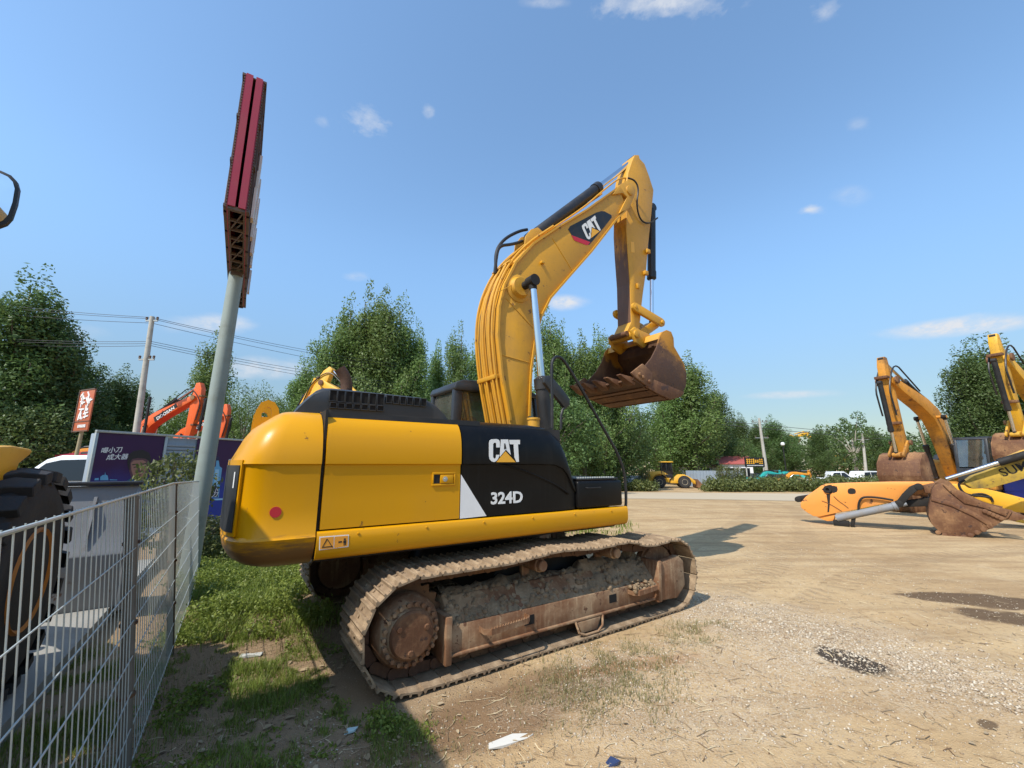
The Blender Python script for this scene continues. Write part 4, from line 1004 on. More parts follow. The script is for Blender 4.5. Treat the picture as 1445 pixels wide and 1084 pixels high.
while u < xe-.4: rm.box(u, u+.32, -.036, -.031, zb-.12, zb-.05); u += .8
rm.build('reflector', REDD, ad)
sh_ = MB()
for k in range(22): z = zb+.1+k*.085; sh_.box(xb+.07, xc-.04, -.012, .018, z, z+.06)
sh_.build('slatted_door', SHEET, ad, bevel=.006)
wh_ = MB()
for x in (xa+1.2, xa+2.1): wh_.rev((x, .0, .3), (0, 1, 0), [(0, .2), (0, .3), (.15, .3), (.15, .2)], 20)
wh_.build('wheel', TYRE, ad)
def fad(off0):
    def f(u, v, off):
        a = A(*PA(u, v), 0); return (a[0], -off0-off, a[1])
    return f
SK = plain('printed_skin', (.36, .17, .12), .5); SK2 = plain('printed_skin_shade', (.12, .045, .06), .5); HR = plain('printed_hair', (.012, .008, .012), .5); LB = plain('printed_light_blue', (.12, .38, .62), .4); DB = plain('printed_dark_blue', (.006, .01, .07), .5); JK = plain('printed_jacket', (.02, .10, .18), .5); LB2 = plain('printed_pale_blue', (.32, .60, .80), .4)
f1 = fad(.0085)
por = poly_decal('portrait', SK2, p1, [[(452, 500), (470, 470), (520, 458), (580, 462), (612, 490), (618, 560), (605, 610), (585, 640), (555, 655), (500, 655), (470, 630), (455, 580)]], f1, .001)
poly_decal('portrait_face', SK, por, [[(470, 520), (490, 500), (560, 496), (585, 510), (588, 560), (575, 610), (555, 636), (510, 640), (484, 615), (472, 575)]], fad(.0096), .001)
poly_decal('portrait_hair', HR, por, [[(440, 520), (446, 460), (490, 425), (560, 415), (612, 440), (628, 490), (622, 530), (606, 500), (580, 486), (520, 480), (478, 490), (462, 520), (458, 580), (448, 560)],
   [(478, 530), (515, 524), (515, 531), (480, 538)], [(545, 526), (585, 522), (585, 529), (546, 533)], [(488, 551), (510, 547), (510, 554), (490, 557)], [(548, 549), (574, 546), (574, 553), (550, 556)], [(505, 612), (550, 610), (549, 616), (507, 618)]], fad(.0107), .001)
poly_decal('portrait_shadow', SK2, por, [[(524, 540), (536, 540), (545, 590), (520, 594), (512, 586), (525, 580)], [(470, 575), (484, 615), (500, 636), (484, 630), (466, 600)], [(516, 626), (545, 624), (540, 632), (520, 634)]], fad(.0107), .001)
poly_decal('jacket', JK, p1, [[(560, 655), (590, 635), (625, 640), (640, 720), (560, 720)], [(440, 655), (470, 640), (500, 657), (500, 700), (430, 700)]], fad(.0118), .001)
poly_decal('city_skyline', LB, p1, [[(225, 655), (228, 628), (245, 615), (262, 612), (266, 590), (270, 612), (285, 618), (292, 655)], [(300, 655), (302, 648), (360, 650), (360, 655)], [(185, 640), (215, 636), (215, 655), (180, 655)]], fad(.0119), .001)
bt = poly_decal('bottle', LB, p2, [[(1118, 560), (1135, 545), (1139, 500), (1158, 500), (1164, 545), (1184, 560), (1166, 700), (1158, 790), (1088, 790), (1096, 700)]], f1, .001)
for q_ in [[(1130, 570), (1160, 570), (1150, 700), (1120, 700)], [(1076, 800), (1200, 796), (1210, 808), (1140, 812), (1076, 808)]]: poly_decal('bottle_highlight', LB2, bt, [q_], fad(.0097), .001)
for q_ in [[(1138, 470), (1162, 470), (1160, 500), (1138, 500)], [(1096, 712), (1130, 697), (1156, 712), (1152, 785), (1092, 785)]]: poly_decal('bottle_cap', DB, bt, [q_], fad(.0097), .001)
def wtext(s, x, y, size, par, sx=1, rot=0, off=.011, mat=WHITE):
    a = A(*PA(x, y), 0)
    return text(s, size, mat, par, 'lettering', Matrix.Translation((a[0], -off, a[1])) @ Matrix.Rotation(R(90), 4, 'X') @ Matrix.Rotation(R(rot), 4, 'Z'), sx=sx, bold=.0022, ext=.001, shear=.2)
wtext('喝小刀', 228, 442, .135, p1, .98, 6); wtext('成大器', 272, 492, .135, p1, 1.0, 3)
wtext('喝', 1226, 528, .17, p2, .9, 4); wtext('大', 1226, 600, .20, p2, .8, 4); wtext('才', 1200, 695, .36, p2, .8, 4)
wtext('小', 1110, 748, .13, bt, 1.1, 0, .013); wtext('刀', 1098, 784, .14, bt, 1.3, 0, .013)
# ================================================================== BACKGROUND MACHINES
def place(px, D, z=None):
    x, y, _ = at(px, 655, D); return (x, y, gdrop(x, y) if z is None else z)
def tipplace(px, D, boomd, yaw, sc=1, dz=0):
    """root position so that the boom tip stands on the ray of column px at depth D"""
    tx, tz = rot2([(5.6, .02)], boomd, (.2, 1.6))[0]
    x, y, _ = at(px, 560, D)
    X, Y = x-tx*sc*math.cos(yaw), y-tx*sc*math.sin(yaw); return (X, Y, gdrop(X, Y)+dz)
make_excavator('excavator', 'orange excavator with its boom raised just left of the grey sign pole', tipplace(281, 24.5, 44, R(-8), 1, .55), R(-8), ORG, 46, -95, -150, word='DOOSAN', group='orange excavators behind the trailer')
make_excavator('excavator', 'second orange excavator standing lower behind the grey sign pole', tipplace(320, 29, 38, R(-12), 1, .6), R(-12), ORG, 38, -97, -140, word='DOOSAN', group='orange excavators behind the trailer')
make_excavator('excavator', 'bright yellow excavator whose stick end rises left of the rusty exhaust pipe', tipplace(456, 19.5, 52, R(168), .9, .25), R(168), YELO, 52, -62, -150, sc=.9)
make_excavator('excavator', 'orange excavator whose stick end shows between the yellow and amber ones', tipplace(441, 24, 46, R(170), 1, .1), R(170), ORG, 46, -66, -150)
make_excavator('excavator', 'amber excavator whose stick end shows lowest over the counterweight', tipplace(428, 29, 42, R(168), 1, .0), R(168), AMB, 42, -66, -150)
make_excavator('excavator', 'worn amber excavator with raised boom and rusty bucket hung in front of it', tipplace(1256, 15.5, 39, R(206), 1, -.0), R(206), GRIMY, 39, -97, -66, thin=.78, word=None)
make_excavator('excavator', 'yellow excavator at the right edge with raised stick and brown bucket', tipplace(1424, 14.8, 50, R(204), 1, 0), R(204), YELG, 50, -98, -66, thin=.78)
make_excavator('mini_excavator', 'small teal excavator beyond the hedge beside the black signboard', place(1066, 44), R(10), TEAL, 12, -80, -140, sc=.5, group='mini excavators beyond the hedge')
make_excavator('mini_excavator', 'small teal and white excavator right of the black signboard, its arm stretched out', place(1090, 45), R(5), TEAL, 10, -20, -140, sc=.5, group='mini excavators beyond the hedge')
make_excavator('mini_excavator', 'small orange excavator with its arm bent over the hedge', place(1100, 43), R(-5), AMB, 14, -85, -140, sc=.48, group='mini excavators beyond the hedge')
make_excavator('excavator', 'yellow excavator arm far off above the treetops on the right', place(1167, 95, 1.0), R(180), YELO, 55, -15, -140, sc=1.2)
make_excavator('excavator', 'amber excavator half hidden by the trees between signs on the far left', place(60, 26), R(20), AMB, 20, -60, -140, sc=.9)
make_loader('wheel_loader', 'small yellow wheel loader with cab parked beyond the road', place(962, 45), R(-12), YELO, surf('rim_cream', (.5, .42, .28), amt=.4, rough=.6), sc=.80)
make_loader('wheel_loader', 'yellow loader half hidden behind the grey shed and bushes', place(828, 47), R(170), YELO, MATS['rim_cream'], sc=.72)
# ---- lying stick with bucket on the right ------------------------------------
q0, q1 = (10.0, 12.9), (12.2, 10.9)
LS = Fr(q0[0], q0[1], math.atan2(q1[1]-q0[1], q1[0]-q0[0])); 
def cA(x, y): return (1100+x/6.283, 640+y/6.283)
def cB(x, y): return (1100+x/3.388, 460+y/3.388)
ls = thing('excavator_stick', 'detached orange excavator stick with rusty bucket lying on the dirt at the right', 'excavator arm', (*q0, 0), LS.yaw)
w0 = -.22
P = [LS.W(*cA(*p), w0) for p in ((185, 440), (230, 385), (370, 285), (400, 272), (600, 262), (1000, 252), (1370, 252), (1380, 285), (1200, 300), (1080, 400), (1010, 430), (700, 495), (500, 530), (345, 563), (300, 555), (240, 520), (190, 480))]
body = MB().prism(P, w0, .22).build('stick', AMB2, ls, bevel=.015)
P2 = [LS.W(*cA(*p), w0) for p in ((330, 566), (490, 540), (480, 600), (420, 602))]
MB().prism(P2, w0+.05, .17).build('underside_bracket', AMB2, ls, bevel=.01)
c_ = LS.W(*cA(425, 318), w0)
gz = MB()
for (u, v, ru, rv) in ((450, 318, 66, 38), (640, 335, 38, 27)):
    P = [LS.W(*cA(u+ru*math.cos(k/30*6.283)*(1+.35*noise.noise(Vector((k*.5, u, 1)))), v+rv*math.sin(k/30*6.283)*(1+.45*noise.noise(Vector((k*.6, v, 3))))), w0) for k in range(30)]
    gz.prism(P, w0-.004, w0-.001)
P = [LS.W(*cA(*p), w0) for p in ((415, 360), (450, 360), (446, 440), (440, 520), (425, 522), (428, 440))]; gz.prism(P, w0-.0045, w0-.001)
gz.build('grease_stain', DARK, body)
MB().rev((c_[0], w0, c_[1]), (0, -1, 0), [(0, .10), (.06, .10), (.06, .045), (.0, .04)], 24, caps=False).build('pin_boss', DARK, body)
c2 = LS.W(*cA(160, 408), w0)
sp1 = MB().cyl((c2[0], -.2, c2[1]), (c2[0], .2, c2[1]), .085, n=20); e_ = LS.W(*cA(300, 385), w0); bar(sp1, c2, e_, .09, .08, -.1, .1); sp1.build('end_lug', DARK, ls, bevel=.01)
a, b_ = LS.W(*cA(505, 575), -.3), LS.W(*cA(1010, 470), -.3); a0 = LS.W(*cA(1075, 445), -.3)
m = MB().cyl((a[0], -.30, a[1]), (b_[0], -.30, b_[1]), .10, n=18); m.rev((b_[0], -.30, b_[1]), (b_[0]-a[0], 0, b_[1]-a[1]), [(0, .12), (.08, .12), (.1, .06), (.3, .055)], 18)
cy = m.build('hydraulic_cylinder', GREYS, ls)
a1 = LS.W(*cA(520, 600), -.3); a2 = LS.W(*cA(640, 610), -.3)
MB().box(a1[0]-.12, a1[0]+.25, -.34, -.2, 0.0, a1[1]+.03).prism([(a2[0]-.05, 0), (a2[0]+.05, 0), (a2[0]+.12, .3), (a2[0]+.02, .3)], -.32, -.26).build('support_foot', DARK, ls, bevel=.01)
P = [LS.W(*cA(*p), -.3) for p in ((700, 520), (700, 440), (730, 390), (800, 385), (900, 395), (1010, 415))]
MB().tube([(x, -.3, z) for x, z in P], .028, 8, smooth=2).build('hose', DARK, ls)
for pts in (((375, 420), (430, 440), (500, 480), (550, 512)), ((480, 380), (520, 420), (580, 460), (610, 485))):
    P = [LS.W(*cA(*p), w0-.01) for p in pts]; MB().tube([(x, w0-.01, z) for x, z in P], .009, 6, smooth=1).build('rusty_bar', RUST, ls)
lk = MB()
P = [LS.W(*cA(*p), -.3) for p in ((1040, 420), (1085, 360), (1150, 295), (1220, 265), (1270, 280), (1275, 310), (1220, 330), (1160, 380), (1110, 440), (1090, 475), (1045, 468))]
lk.prism(P, -.36, -.27).prism(P, .27, .36)
c3_ = LS.W(*cA(1235, 295), -.3); lk.cyl((c3_[0], -.38, c3_[1]), (c3_[0], .38, c3_[1]), .09, n=18)
c4_ = LS.W(*cA(1060, 445), -.3); lk.cyl((c4_[0], -.38, c4_[1]), (c4_[0], .38, c4_[1]), .09, n=18)
lk.build('curved_link', DARK, ls, bevel=.01)
P = [LS.W(*cA(*p), -.3) for p in ((1110, 425), (1330, 395), (1340, 470), (1110, 480))]; MB().prism(P, -.16, .16).build('power_link', DARK, ls, bevel=.01)
P = [LS.W(*cA(*p), -.2) for p in ((1270, 280), (1400, 250), (1445, 300), (1400, 360), (1290, 350))]; MB().prism(P, -.24, .24).build('stick_nose', RUST, ls, bevel=.015)
# its bucket
def cC(x, y): return (1200+x/4.927, 560+y/4.927)
yb = -.62
P = [LS.W(*cC(*p), yb) for p in ((565, 650), (590, 610), (640, 600), (750, 660), (900, 740), (1130, 790), (1100, 840), (1010, 895), (980, 915), (900, 950), (840, 975), (760, 985), (690, 975), (620, 940), (565, 885), (543, 820), (548, 750), (562, 700))]
bu = MB()
for y in (yb, .58): bu.prism(P, y, y+.04)
Pb = P[-9:]+[P[0]]; Pb = P[7:]+[P[0], P[1]]
cxx = sum(p[0] for p in P)/len(P); czz = sum(p[1] for p in P)/len(P)
for a, b_ in zip(Pb[:-1], Pb[1:]):
    ia = (a[0]+(cxx-a[0])*.05, a[1]+(czz-a[1])*.05); ib = (b_[0]+(cxx-b_[0])*.05, b_[1]+(czz-b_[1])*.05); bu.prism([a, b_, ib, ia], yb+.03, .59)
bkt = bu.build('bucket', RUST, ls, bevel=.008)
wp = MB()
P3 = [LS.W(*cC(*p), yb) for p in ((560, 720), (700, 760), (850, 830), (975, 905), (990, 880), (860, 800), (720, 735), (565, 700))]; wp.prism(P3, yb-.03, yb-.001)
P3 = [LS.W(*cC(*p), yb) for p in ((640, 610), (760, 650), (940, 740), (1100, 790), (1080, 830), (920, 770), (790, 740), (690, 660))]; wp.prism(P3, yb-.035, yb-.001)
for k in range(9):
    u = 610+k*45; v = (955, 975, 988, 990, 985, 975, 955, 935, 912)[k]
    c = LS.W(*cC(u, v-12), yb); wp.cyl((c[0], yb-.025, c[1]), (c[0], yb-.001, c[1]), .055, n=10)
for k in range(5): c = LS.W(*cC(935+k*28, 795+k*12), yb); wp.cyl((c[0], yb-.05, c[1]), (c[0], yb-.001, c[1]), .05, n=10)
wp.build('wear_plate', RUST, bkt, bevel=.005)
for k in range(4):
    y = -.52+k*.34; P3 = [LS.W(*cC(*p), yb) for p in ((1085, 790), (1150, 815), (1225, 830), (1215, 850), (1140, 868), (1080, 850))]; MB().prism(P3, y-.06, y+.06).build('tooth', RUST, bkt, bevel=.01)
hp = MB()
for y in (-.3, .24): P3 = [LS.W(*cC(*p), -.3) for p in ((590, 600), (640, 570), (690, 590), (760, 660), (800, 720), (740, 700), (640, 640))]; hp.prism(P3, y, y+.06)
hp.build('hinge_plate', RUST, bkt, bevel=.01)
# ---- yellow boom with lettering, behind the rusty bucket -----------------------------
q0 = (13.2, 12.6); YB = Fr(q0[0], q0[1], R(-38)); 
yb_ = thing('excavator_boom', 'dirty yellow excavator boom with black lettering and a chrome rod resting above the rusty bucket', 'excavator boom', (*q0, 0), R(-38))
P = [YB.W(*cC(*p), -.25) for p in ((790, 600), (860, 550), (950, 520), (1207, 425), (1360, 385), (1500, 380), (1560, 440), (1500, 500), (1207, 570), (980, 635), (850, 640))]
bb = MB().prism(P, -.25, .25).build('boom', surf('dirty_yellow', (.50, .32, .035), dirt=(.13, .10, .06), amt=.9, rough=.65, scale=2, chips=.5), yb_, bevel=.015)
P = [YB.W(*cC(*p), -.2) for p in ((1010, 470), (1100, 415), (1207, 370), (1420, 330), (1430, 380), (1207, 425), (1080, 450))]; MB().prism(P, -.16, .16).build('upper_arm', YELO, yb_, bevel=.01)
a, b_ = YB.W(*cC(665, 572), -.42), YB.W(*cC(1030, 458), -.42); c_ = YB.W(*cC(1240, 395), -.42)
MB().cyl((a[0], -.42, a[1]), (b_[0], -.42, b_[1]), .055, n=16).build('rod', CHR, yb_)
MB().cyl((b_[0], -.42, b_[1]), (c_[0], -.42, c_[1]), .10, n=16).build('cylinder_barrel', DARK, yb_)
a, b_ = YB.W(*cC(1062, 557), -.252), YB.W(*cC(1207, 512), -.252)
an = math.atan2(b_[1]-a[1], b_[0]-a[0])
text('SUMITOMO', .31, DARK, bb, 'lettering', Matrix.Translation((a[0], -.253, a[1])) @ Matrix.Rotation(-an, 4, 'Y') @ Matrix.Rotation(R(90), 4, 'X'), sx=1.0, bold=.003, ext=.002)
P = [YB.W(*cC(*p), -.25) for p in ((795, 580), (750, 600), (760, 640), (800, 680), (900, 690), (980, 700))]; MB().tube([(x, -.28, z) for x, z in P], .03, 8, smooth=2).build('hose', DARK, yb_)
q0 = (14.3, 13.8); YC = Fr(q0[0], q0[1], R(-38))
yc_ = thing('excavator_boom', 'bright yellow excavator boom lying on the ground right of the rusty bucket', 'excavator boom', (*q0, 0), R(-38))
P = [YC.W(*cC(*p), -.25) for p in ((700, 605), (760, 610), (990, 650), (1207, 705), (1500, 800), (1520, 900), (1207, 808), (1130, 800), (900, 720), (720, 660))]
P = [(x, max(z, .03)) for x, z in P]
MB().prism(P, -.25, .25).build('boom', YELO, yc_, bevel=.02)
P = [YC.W(*cC(*p), -.28) for p in ((850, 680), (920, 672), (980, 700), (990, 730))]; MB().tube([(x, -.29, z) for x, z in P], .03, 8, smooth=2).build('hose', DARK, yc_)
P = [YC.W(*cC(*p), -.25) for p in ((1150, 870), (1190, 855), (1400, 900), (1400, 950), (1200, 880))]; P = [(x, max(z, .02)) for x, z in P]
MB().prism(P, -.2, .2).build('rear_lug', YELO, yc_, bevel=.02)
gx, gy = at(1440, 690, 16)[:2]
cn = thing('blue_tank', 'dark blue steel tank with a red and white badge at the right edge', 'tank', (gx, gy, 0), R(-40))
MB().box(-.5, 2.5, -.6, .6, .35, 1.25).box(-.52, 2.52, -.62, .62, .78, .83).build('tank_body', BLUEP, cn, bevel=.06, seg=3)
MB().box(-.3, 2.3, -.45, .45, 0, .34).build('skid', DARK, cn, bevel=.02)
MB().rev((.3, -.625, 1.0), (0, -1, 0), [(0, .12), (.01, .12)], 20).build('badge', REDD, cn)
# ------------------------------------------------------------------ cars
def make_van(name, label, cat, loc, yaw, sc=1, pickup=False):
    t = thing(name, label, cat, loc, yaw, None, sc)
    if pickup: prof = [(-2.4, .5), (-2.4, 1.2), (-.2, 1.2), (-.2, 1.5), (0, 1.9), (1.2, 1.92), (1.9, 1.25), (2.4, 1.05), (2.45, .5)]
    else: prof = [(-2.4, .45), (-2.45, 1.0), (-2.35, 1.15), (-2.1, 1.75), (-1.9, 1.82), (.6, 1.82), (.9, 1.72), (1.5, 1.15), (2.3, .98), (2.45, .8), (2.45, .45)]
    cxm = 0
    b = MB(); rings = []
    for y, k, zk in ((-.88, .97, .93), (-.86, .99, 1), (-.75, 1, 1), (.75, 1, 1), (.86, .99, 1), (.88, .97, .93)):
        rings.append([(x*k, (y if z < 1.15 else y*(1-.12*(z-1.15)/.7)), .45+(z-.45)*(zk*.5+.5)) for x, z in prof])
    b.loft(rings).build('body', VWHITE, t, bevel=.02)
    if pickup: W_ = [[(.1, 1.3), (.15, 1.78), (.8, 1.8), (.8, 1.3)], [(.88, 1.3), (.88, 1.8), (1.2, 1.8), (1.7, 1.3)]]
    else: W_ = [[(-2.1, 1.2), (-1.9, 1.68), (-1.2, 1.72), (-1.2, 1.2)], [(-1.1, 1.2), (-1.1, 1.72), (-.2, 1.72), (-.2, 1.2)], [(-.1, 1.2), (-.1, 1.72), (.55, 1.7), (.85, 1.62), (1.25, 1.2)]]
    for w in W_:
        for s_ in (-1, 1):
            g = MB(); vs = [(x, s_*(.905-.105*(z-1.15)/.7), z) for x, z in w]; vs2 = [(x, y-s_*.03, z) for x, y, z in vs]; n = len(w)
            g.add(vs+vs2, [tuple(range(n)), tuple(range(2*n-1, n-1, -1))]+[(i, (i+1) % n, n+(i+1) % n, n+i) for i in range(n)]); g.build('side_window', GLD, t)
    for x in (-1.5, 1.5):
        for s_ in (-1, 1):
            w = MB().rev((x, s_*.66, .34), (0, s_, 0), [(0, .34), (.02, .35), (.22, .35), (.24, .33), (.24, .2)], 24).build('wheel', TYRE, t)
            MB().rev((x, s_*.88, .34), (0, s_, 0), [(0, .22), (.03, .21), (.02, .05)], 16).build('rim', STEEL, w)
    for s_ in (-1, 1): MB().box(2.36, 2.46, s_*.75-.15, s_*.75+.12, .72, .88).build('headlight', CHR, t, bevel=.02)
    return t
make_van('van', 'white estate van parked left of the advertising trailer, behind the grey loader bucket', 'van', (*at(158, 655, 12.6)[:2], 0), R(188), 1.12)
make_van('pickup', 'small white pickup parked behind the hedge right of the small orange excavator', 'pickup', place(1168, 44), R(-15), .9, True)
make_van('van', 'white van half hidden by hedge left of the hanging rusty bucket', 'van', place(1228, 46), R(10), .95)
# ------------------------------------------------------------------ small roadside sign far left
px0 = place(103, 17, 0)
s2 = thing('roadside_sign', 'weathered orange sign board with white strokes leaning on a thin pole at the far left', 'sign', px0, R(-24))
zb_ = 1.8+ (655-603)*17/600; 
MB().cyl((0, 0, 0), (.05, .06, 3.4), .075, .06).build('pole', surf('sign_pole_tan', (.33, .27, .16), amt=.3), s2)
MB().box(-.45, .75, -.05, .0, 3.1, 4.85).build('board', surf('faded_red_board', (.42, .095, .035), dirt=(.3, .17, .1), amt=.4, rough=.6), s2, bevel=.01)
m = MB()
for k in range(14): z = 3.12+k*.125; m.box(-.62, -.44, -.04, .02, z, z+.035)
m.box(-.48, -.44, -.08, .04, 3.08, 4.87).box(-.46, .77, -.07, -.05, 4.82, 4.87).box(-.46, .77, -.07, -.05, 3.1, 3.14).box(-.46, .77, -.07, -.05, 3.5, 3.53); m.build('side_fins', BRNM, s2)
rnd = random.Random(5)
for (cx_, cz_) in ((-.1, 4.45), (.42, 4.45), (-.1, 3.85), (.42, 3.85)):
    m = MB()
    for k in range(9):
        an_ = rnd.choice([0, .15, 1.4, 1.57, .8, 2.3]); L2 = rnd.uniform(.06, .2); ox, oz = cx_+rnd.uniform(-.15, .15), cz_+rnd.uniform(-.2, .2); dx_, dz_ = math.cos(an_)*L2, math.sin(an_)*L2; wx, wz = -math.sin(an_)*.028, math.cos(an_)*.028
        m.prism([(ox-dx_-wx, oz-dz_-wz), (ox+dx_-wx, oz+dz_-wz), (ox+dx_+wx, oz+dz_+wz), (ox-dx_+wx, oz-dz_+wz)], -.075-k*.0006, -.052)
    m.build('painted_character', WHITE, s2)
m = MB()
for k in range(6): m.box(-.05+k*.11, .02+k*.11, -.075, -.052, 3.26, 3.38)
m.build('painted_line', WHITE, s2)
# ------------------------------------------------------------------ poles and wires
def utility(label, base, top, lean, r=.16, arms=((.3, .9),), nm='utility_pole', yaw=0):
    t = thing(nm, label, 'utility pole', base, yaw)
    H_ = top
    MB().cyl((0, 0, -.3), (lean, 0, H_), r, r*.62, n=14).build('pole', CONC, t)
    for dz, L_ in arms:
        x = lean*(H_-dz)/H_
        a_ = MB().box(x-L_, x+L_, -.04, .04, H_-dz-.04, H_-dz+.04).build('crossarm', STEEL, t)
        for u in (-L_*.9, L_*.9, 0.0 if dz < .5 else L_*.4): MB().rev((x+u, 0, H_-dz+.04), (0, 0, 1), [(0, .02), (.05, .07), (.1, .05), (.16, .07), (.2, .03)], 10).build('insulator', BRNM, a_)
    return t
ub = place(188, 23, 0)
def hgt(py, D, X=0): r_ = ray(720, py); return CH+r_[2]*D/r_[1]
uh = at(215, 447, 23)[2]; ux = at(215, 447, 23)[0]-ub[0]
utility('tall pale concrete utility pole between the orange sign and the grey sign pole', ub, uh, ux, .19, ((.25, .35), (2.6, .45)))
ub2 = place(1081, 50); utility('leaning concrete utility pole behind the black signboard', ub2, at(1071, 590, 50)[2]-ub2[2], at(1071, 590, 50)[0]-ub2[0], .22, ((.5, .9), (2.4, .8)))
ub3 = place(1219, 56); utility('short pale concrete pole right of the forked pale trunk', ub3, at(1217, 612, 56)[2]-ub3[2], at(1217, 612, 56)[0]-ub3[0], .2, ((.8, .8),))
lp = place(1108, 52); t = thing('lamp_post', 'thin dark lamp post with a round white lamp right of the leaning pole', 'lamp post', lp)
hh = at(1106, 629, 52)[2]-lp[2]; MB().cyl((0, 0, 0), (0, 0, hh), .07).build('pole', BLKM, t); MB().rev((0, 0, hh), (0, 0, 1), [(0, .08), (.08, .22), (.3, .24), (.42, .1)], 14).build('lamp', WHITE, t)
lp = place(196, 24, 0); t = thing('stay_bar', 'short dark leaning bar beside the base of the tall concrete pole', 'bar', lp); MB().cyl((0, 0, 0), (at(212, 560, 24)[0]-lp[0], 0, at(212, 560, 24)[2]), .07).build('bar', BLKM, t)
WIRE = plain('wire', (.05, .05, .055), .6)
def wire(a, b, sag, label, r=.014):
    A_, B_ = Vector(a), Vector(b); pts = [A_+(B_-A_)*(i/16)-Vector((0, 0, sag*4*(i/16)*(1-i/16))) for i in range(17)]
    o = MB().tube(pts, r, 5).build('power_line', WIRE); tag(o, label, 'wire', 'power lines'); return o
for i, (za, zb_, y0, y1) in enumerate(((426, 448, 492, 23), (430, 450, 496, 23.2), (440, 456, 504, 23.4), (478, 482, 518, 23), (481, 485, 522, 23.2), (487, 488, 527, 23.4))):
    m_ = at(214, zb_, y1)
    kind = ('upper', 'lower')[i > 2]; nth = ('top', 'middle', 'bottom')[i % 3]
    wire(at(-60, za-4, y1+4), m_, .15, '%s wire of the %s bundle left of the tall concrete pole' % (nth, kind))
    wire(m_, at(560, y0+22, y1+17), .25, '%s wire of the %s bundle right of the tall concrete pole' % (nth, kind))
for i, (ya, yb2) in enumerate(((599, 560), (604, 566))):
    wire(at(1073, ya, 50), at(740, yb2, 52), .3, ('upper', 'lower')[i]+' far wire left of the leaning pole', .03)
    wire(at(1073, ya, 50), at(1330, 655-38+i*6, 75), .3, ('upper', 'lower')[i]+' far wire right of the leaning pole', .03)
# ------------------------------------------------------------------ buildings, walls
def shed(name, label, pa, pb, D0, D1, h, depth, wm, rm, ridge=.8, cat='building', win=0):
    a, b_ = place(pa, D0), place(pb, D1); L_ = math.hypot(b_[0]-a[0], b_[1]-a[1]); yw = math.atan2(b_[1]-a[1], b_[0]-a[0])
    t = thing(name, label, cat, a, yw)
    wl = MB().box(0, L_, 0, depth, -.2, h).build('wall', wm, t)
    if rm: MB().prism([(-.25, h-.05), (depth/2, h+ridge), (depth+.25, h-.05), (depth+.25, h+.05), (depth/2, h+ridge+.1), (-.25, h+.05)], -.3, L_+.3, 'x').build('roof', rm, t)
    for k in range(win):
        x = L_*(k+.5)/win; w = MB().box(x-.5, x+.5, -.03, -.001, 1.0, 2.0).build('window', GLD, wl); MB().box(x-.56, x+.56, -.05, -.031, .94, .99).build('sill', CONC, w)
    return t, L_
shed('shed', 'long pale shed with maroon roof edge behind the white van at the far left', 84, 190, 26, 22, 2.9, 6, SHEET, MAROON, .7, win=3)
shed('house', 'low white house with red sheet roof left of the black signboard', 1018, 1062, 52, 51, 2.5, 6, VWHITE, ROOFR, .9, win=2)
shed('house', 'low outbuilding with faded red roof behind the small yellow loader', 975, 1016, 54, 54, 2.1, 4, VWHITE, ROOFR, .4, win=1)
shed('shed', 'small grey concrete shed just right of the black side panel', 811, 843, 50, 50, 3.4, 4, surf('shed_block', (.20, .20, .185), amt=.4, scale=1), None, 0, win=0)
t, L_ = shed('sheet_fence', 'grey blue sheet metal fence behind the small yellow loader', 967, 1048, 48, 47, 1.75, .08, SHEET, None, 0, 'fence')
m = MB()
for k in range(int(L_/.35)): m.box(k*.35, k*.35+.1, -.05, -.001, 0, 1.75)
m.build('sheet_rib', SHEET, t)
t, L_ = shed('sheet_fence', 'short pale sheet metal fence between the grey shed and the small yellow loader', 880, 915, 47, 47, 1.2, .08, SHEET, None, 0, 'fence')
bp_ = place(1052, 45); t = thing('signboard', 'black signboard with yellow characters and a white line beyond the road', 'sign', bp_, R(0))
bw = 27*45/590; zt_ = at(1060, 645.5, 45)[2]-bp_[2]; zl = at(1060, 659, 45)[2]-bp_[2]
MB().box(0, bw, 0, .15, zl, zt_).build('board', BLKM, t)
MB().cyl((.1, .1, 0), (.1, .1, zl), .07).cyl((bw-.1, .1, 0), (bw-.1, .1, zl), .07).build('post', CONC, t)
m = MB(); rnd = random.Random(3)
for k in range(8):
    x = .12+k*(bw-.25)/8; big = .55 if k not in (4, 5) else .3
    zc_ = (zl+zt_)/2+.1
    for j in range(3): m.box(x, x+.17, -.02, -.001, zc_-big/2+j*big*.36, zc_-big/2+j*big*.36+.07)
    m.box(x+.05+rnd.uniform(0, .05), x+.11+rnd.uniform(0, .04), -.025, -.001, zc_-big/2, zc_+big/2)
m.build('yellow_stroke', YDEC, t)
m = MB()
for k in range(14): m.box(.15+k*(bw-.3)/14, .15+k*(bw-.3)/14+.08, -.02, -.001, zl+.12, zl+.2)
m.build('white_line', WHITE, t)
# loose scrap in front of the loader
g_ = G(990, 686); t = thing('scrap_bucket', 'rusty loose bucket with a bright orange side in front of the small yellow loader', 'bucket', (g_[0], g_[1]+1.5, gdrop(*g_)), R(15))
MB().prism([(0, 0), (1.9, 0), (2.1, .9), (1.9, 1.2), (.2, 1.2)], 0, 1).build('bucket_box', GREYS, t, bevel=.03); MB().prism([(1.95, 0), (2.8, 0), (2.4, .45), (2.0, .8)], -.1, .9).build('side_wing', RUST, t, bevel=.02)
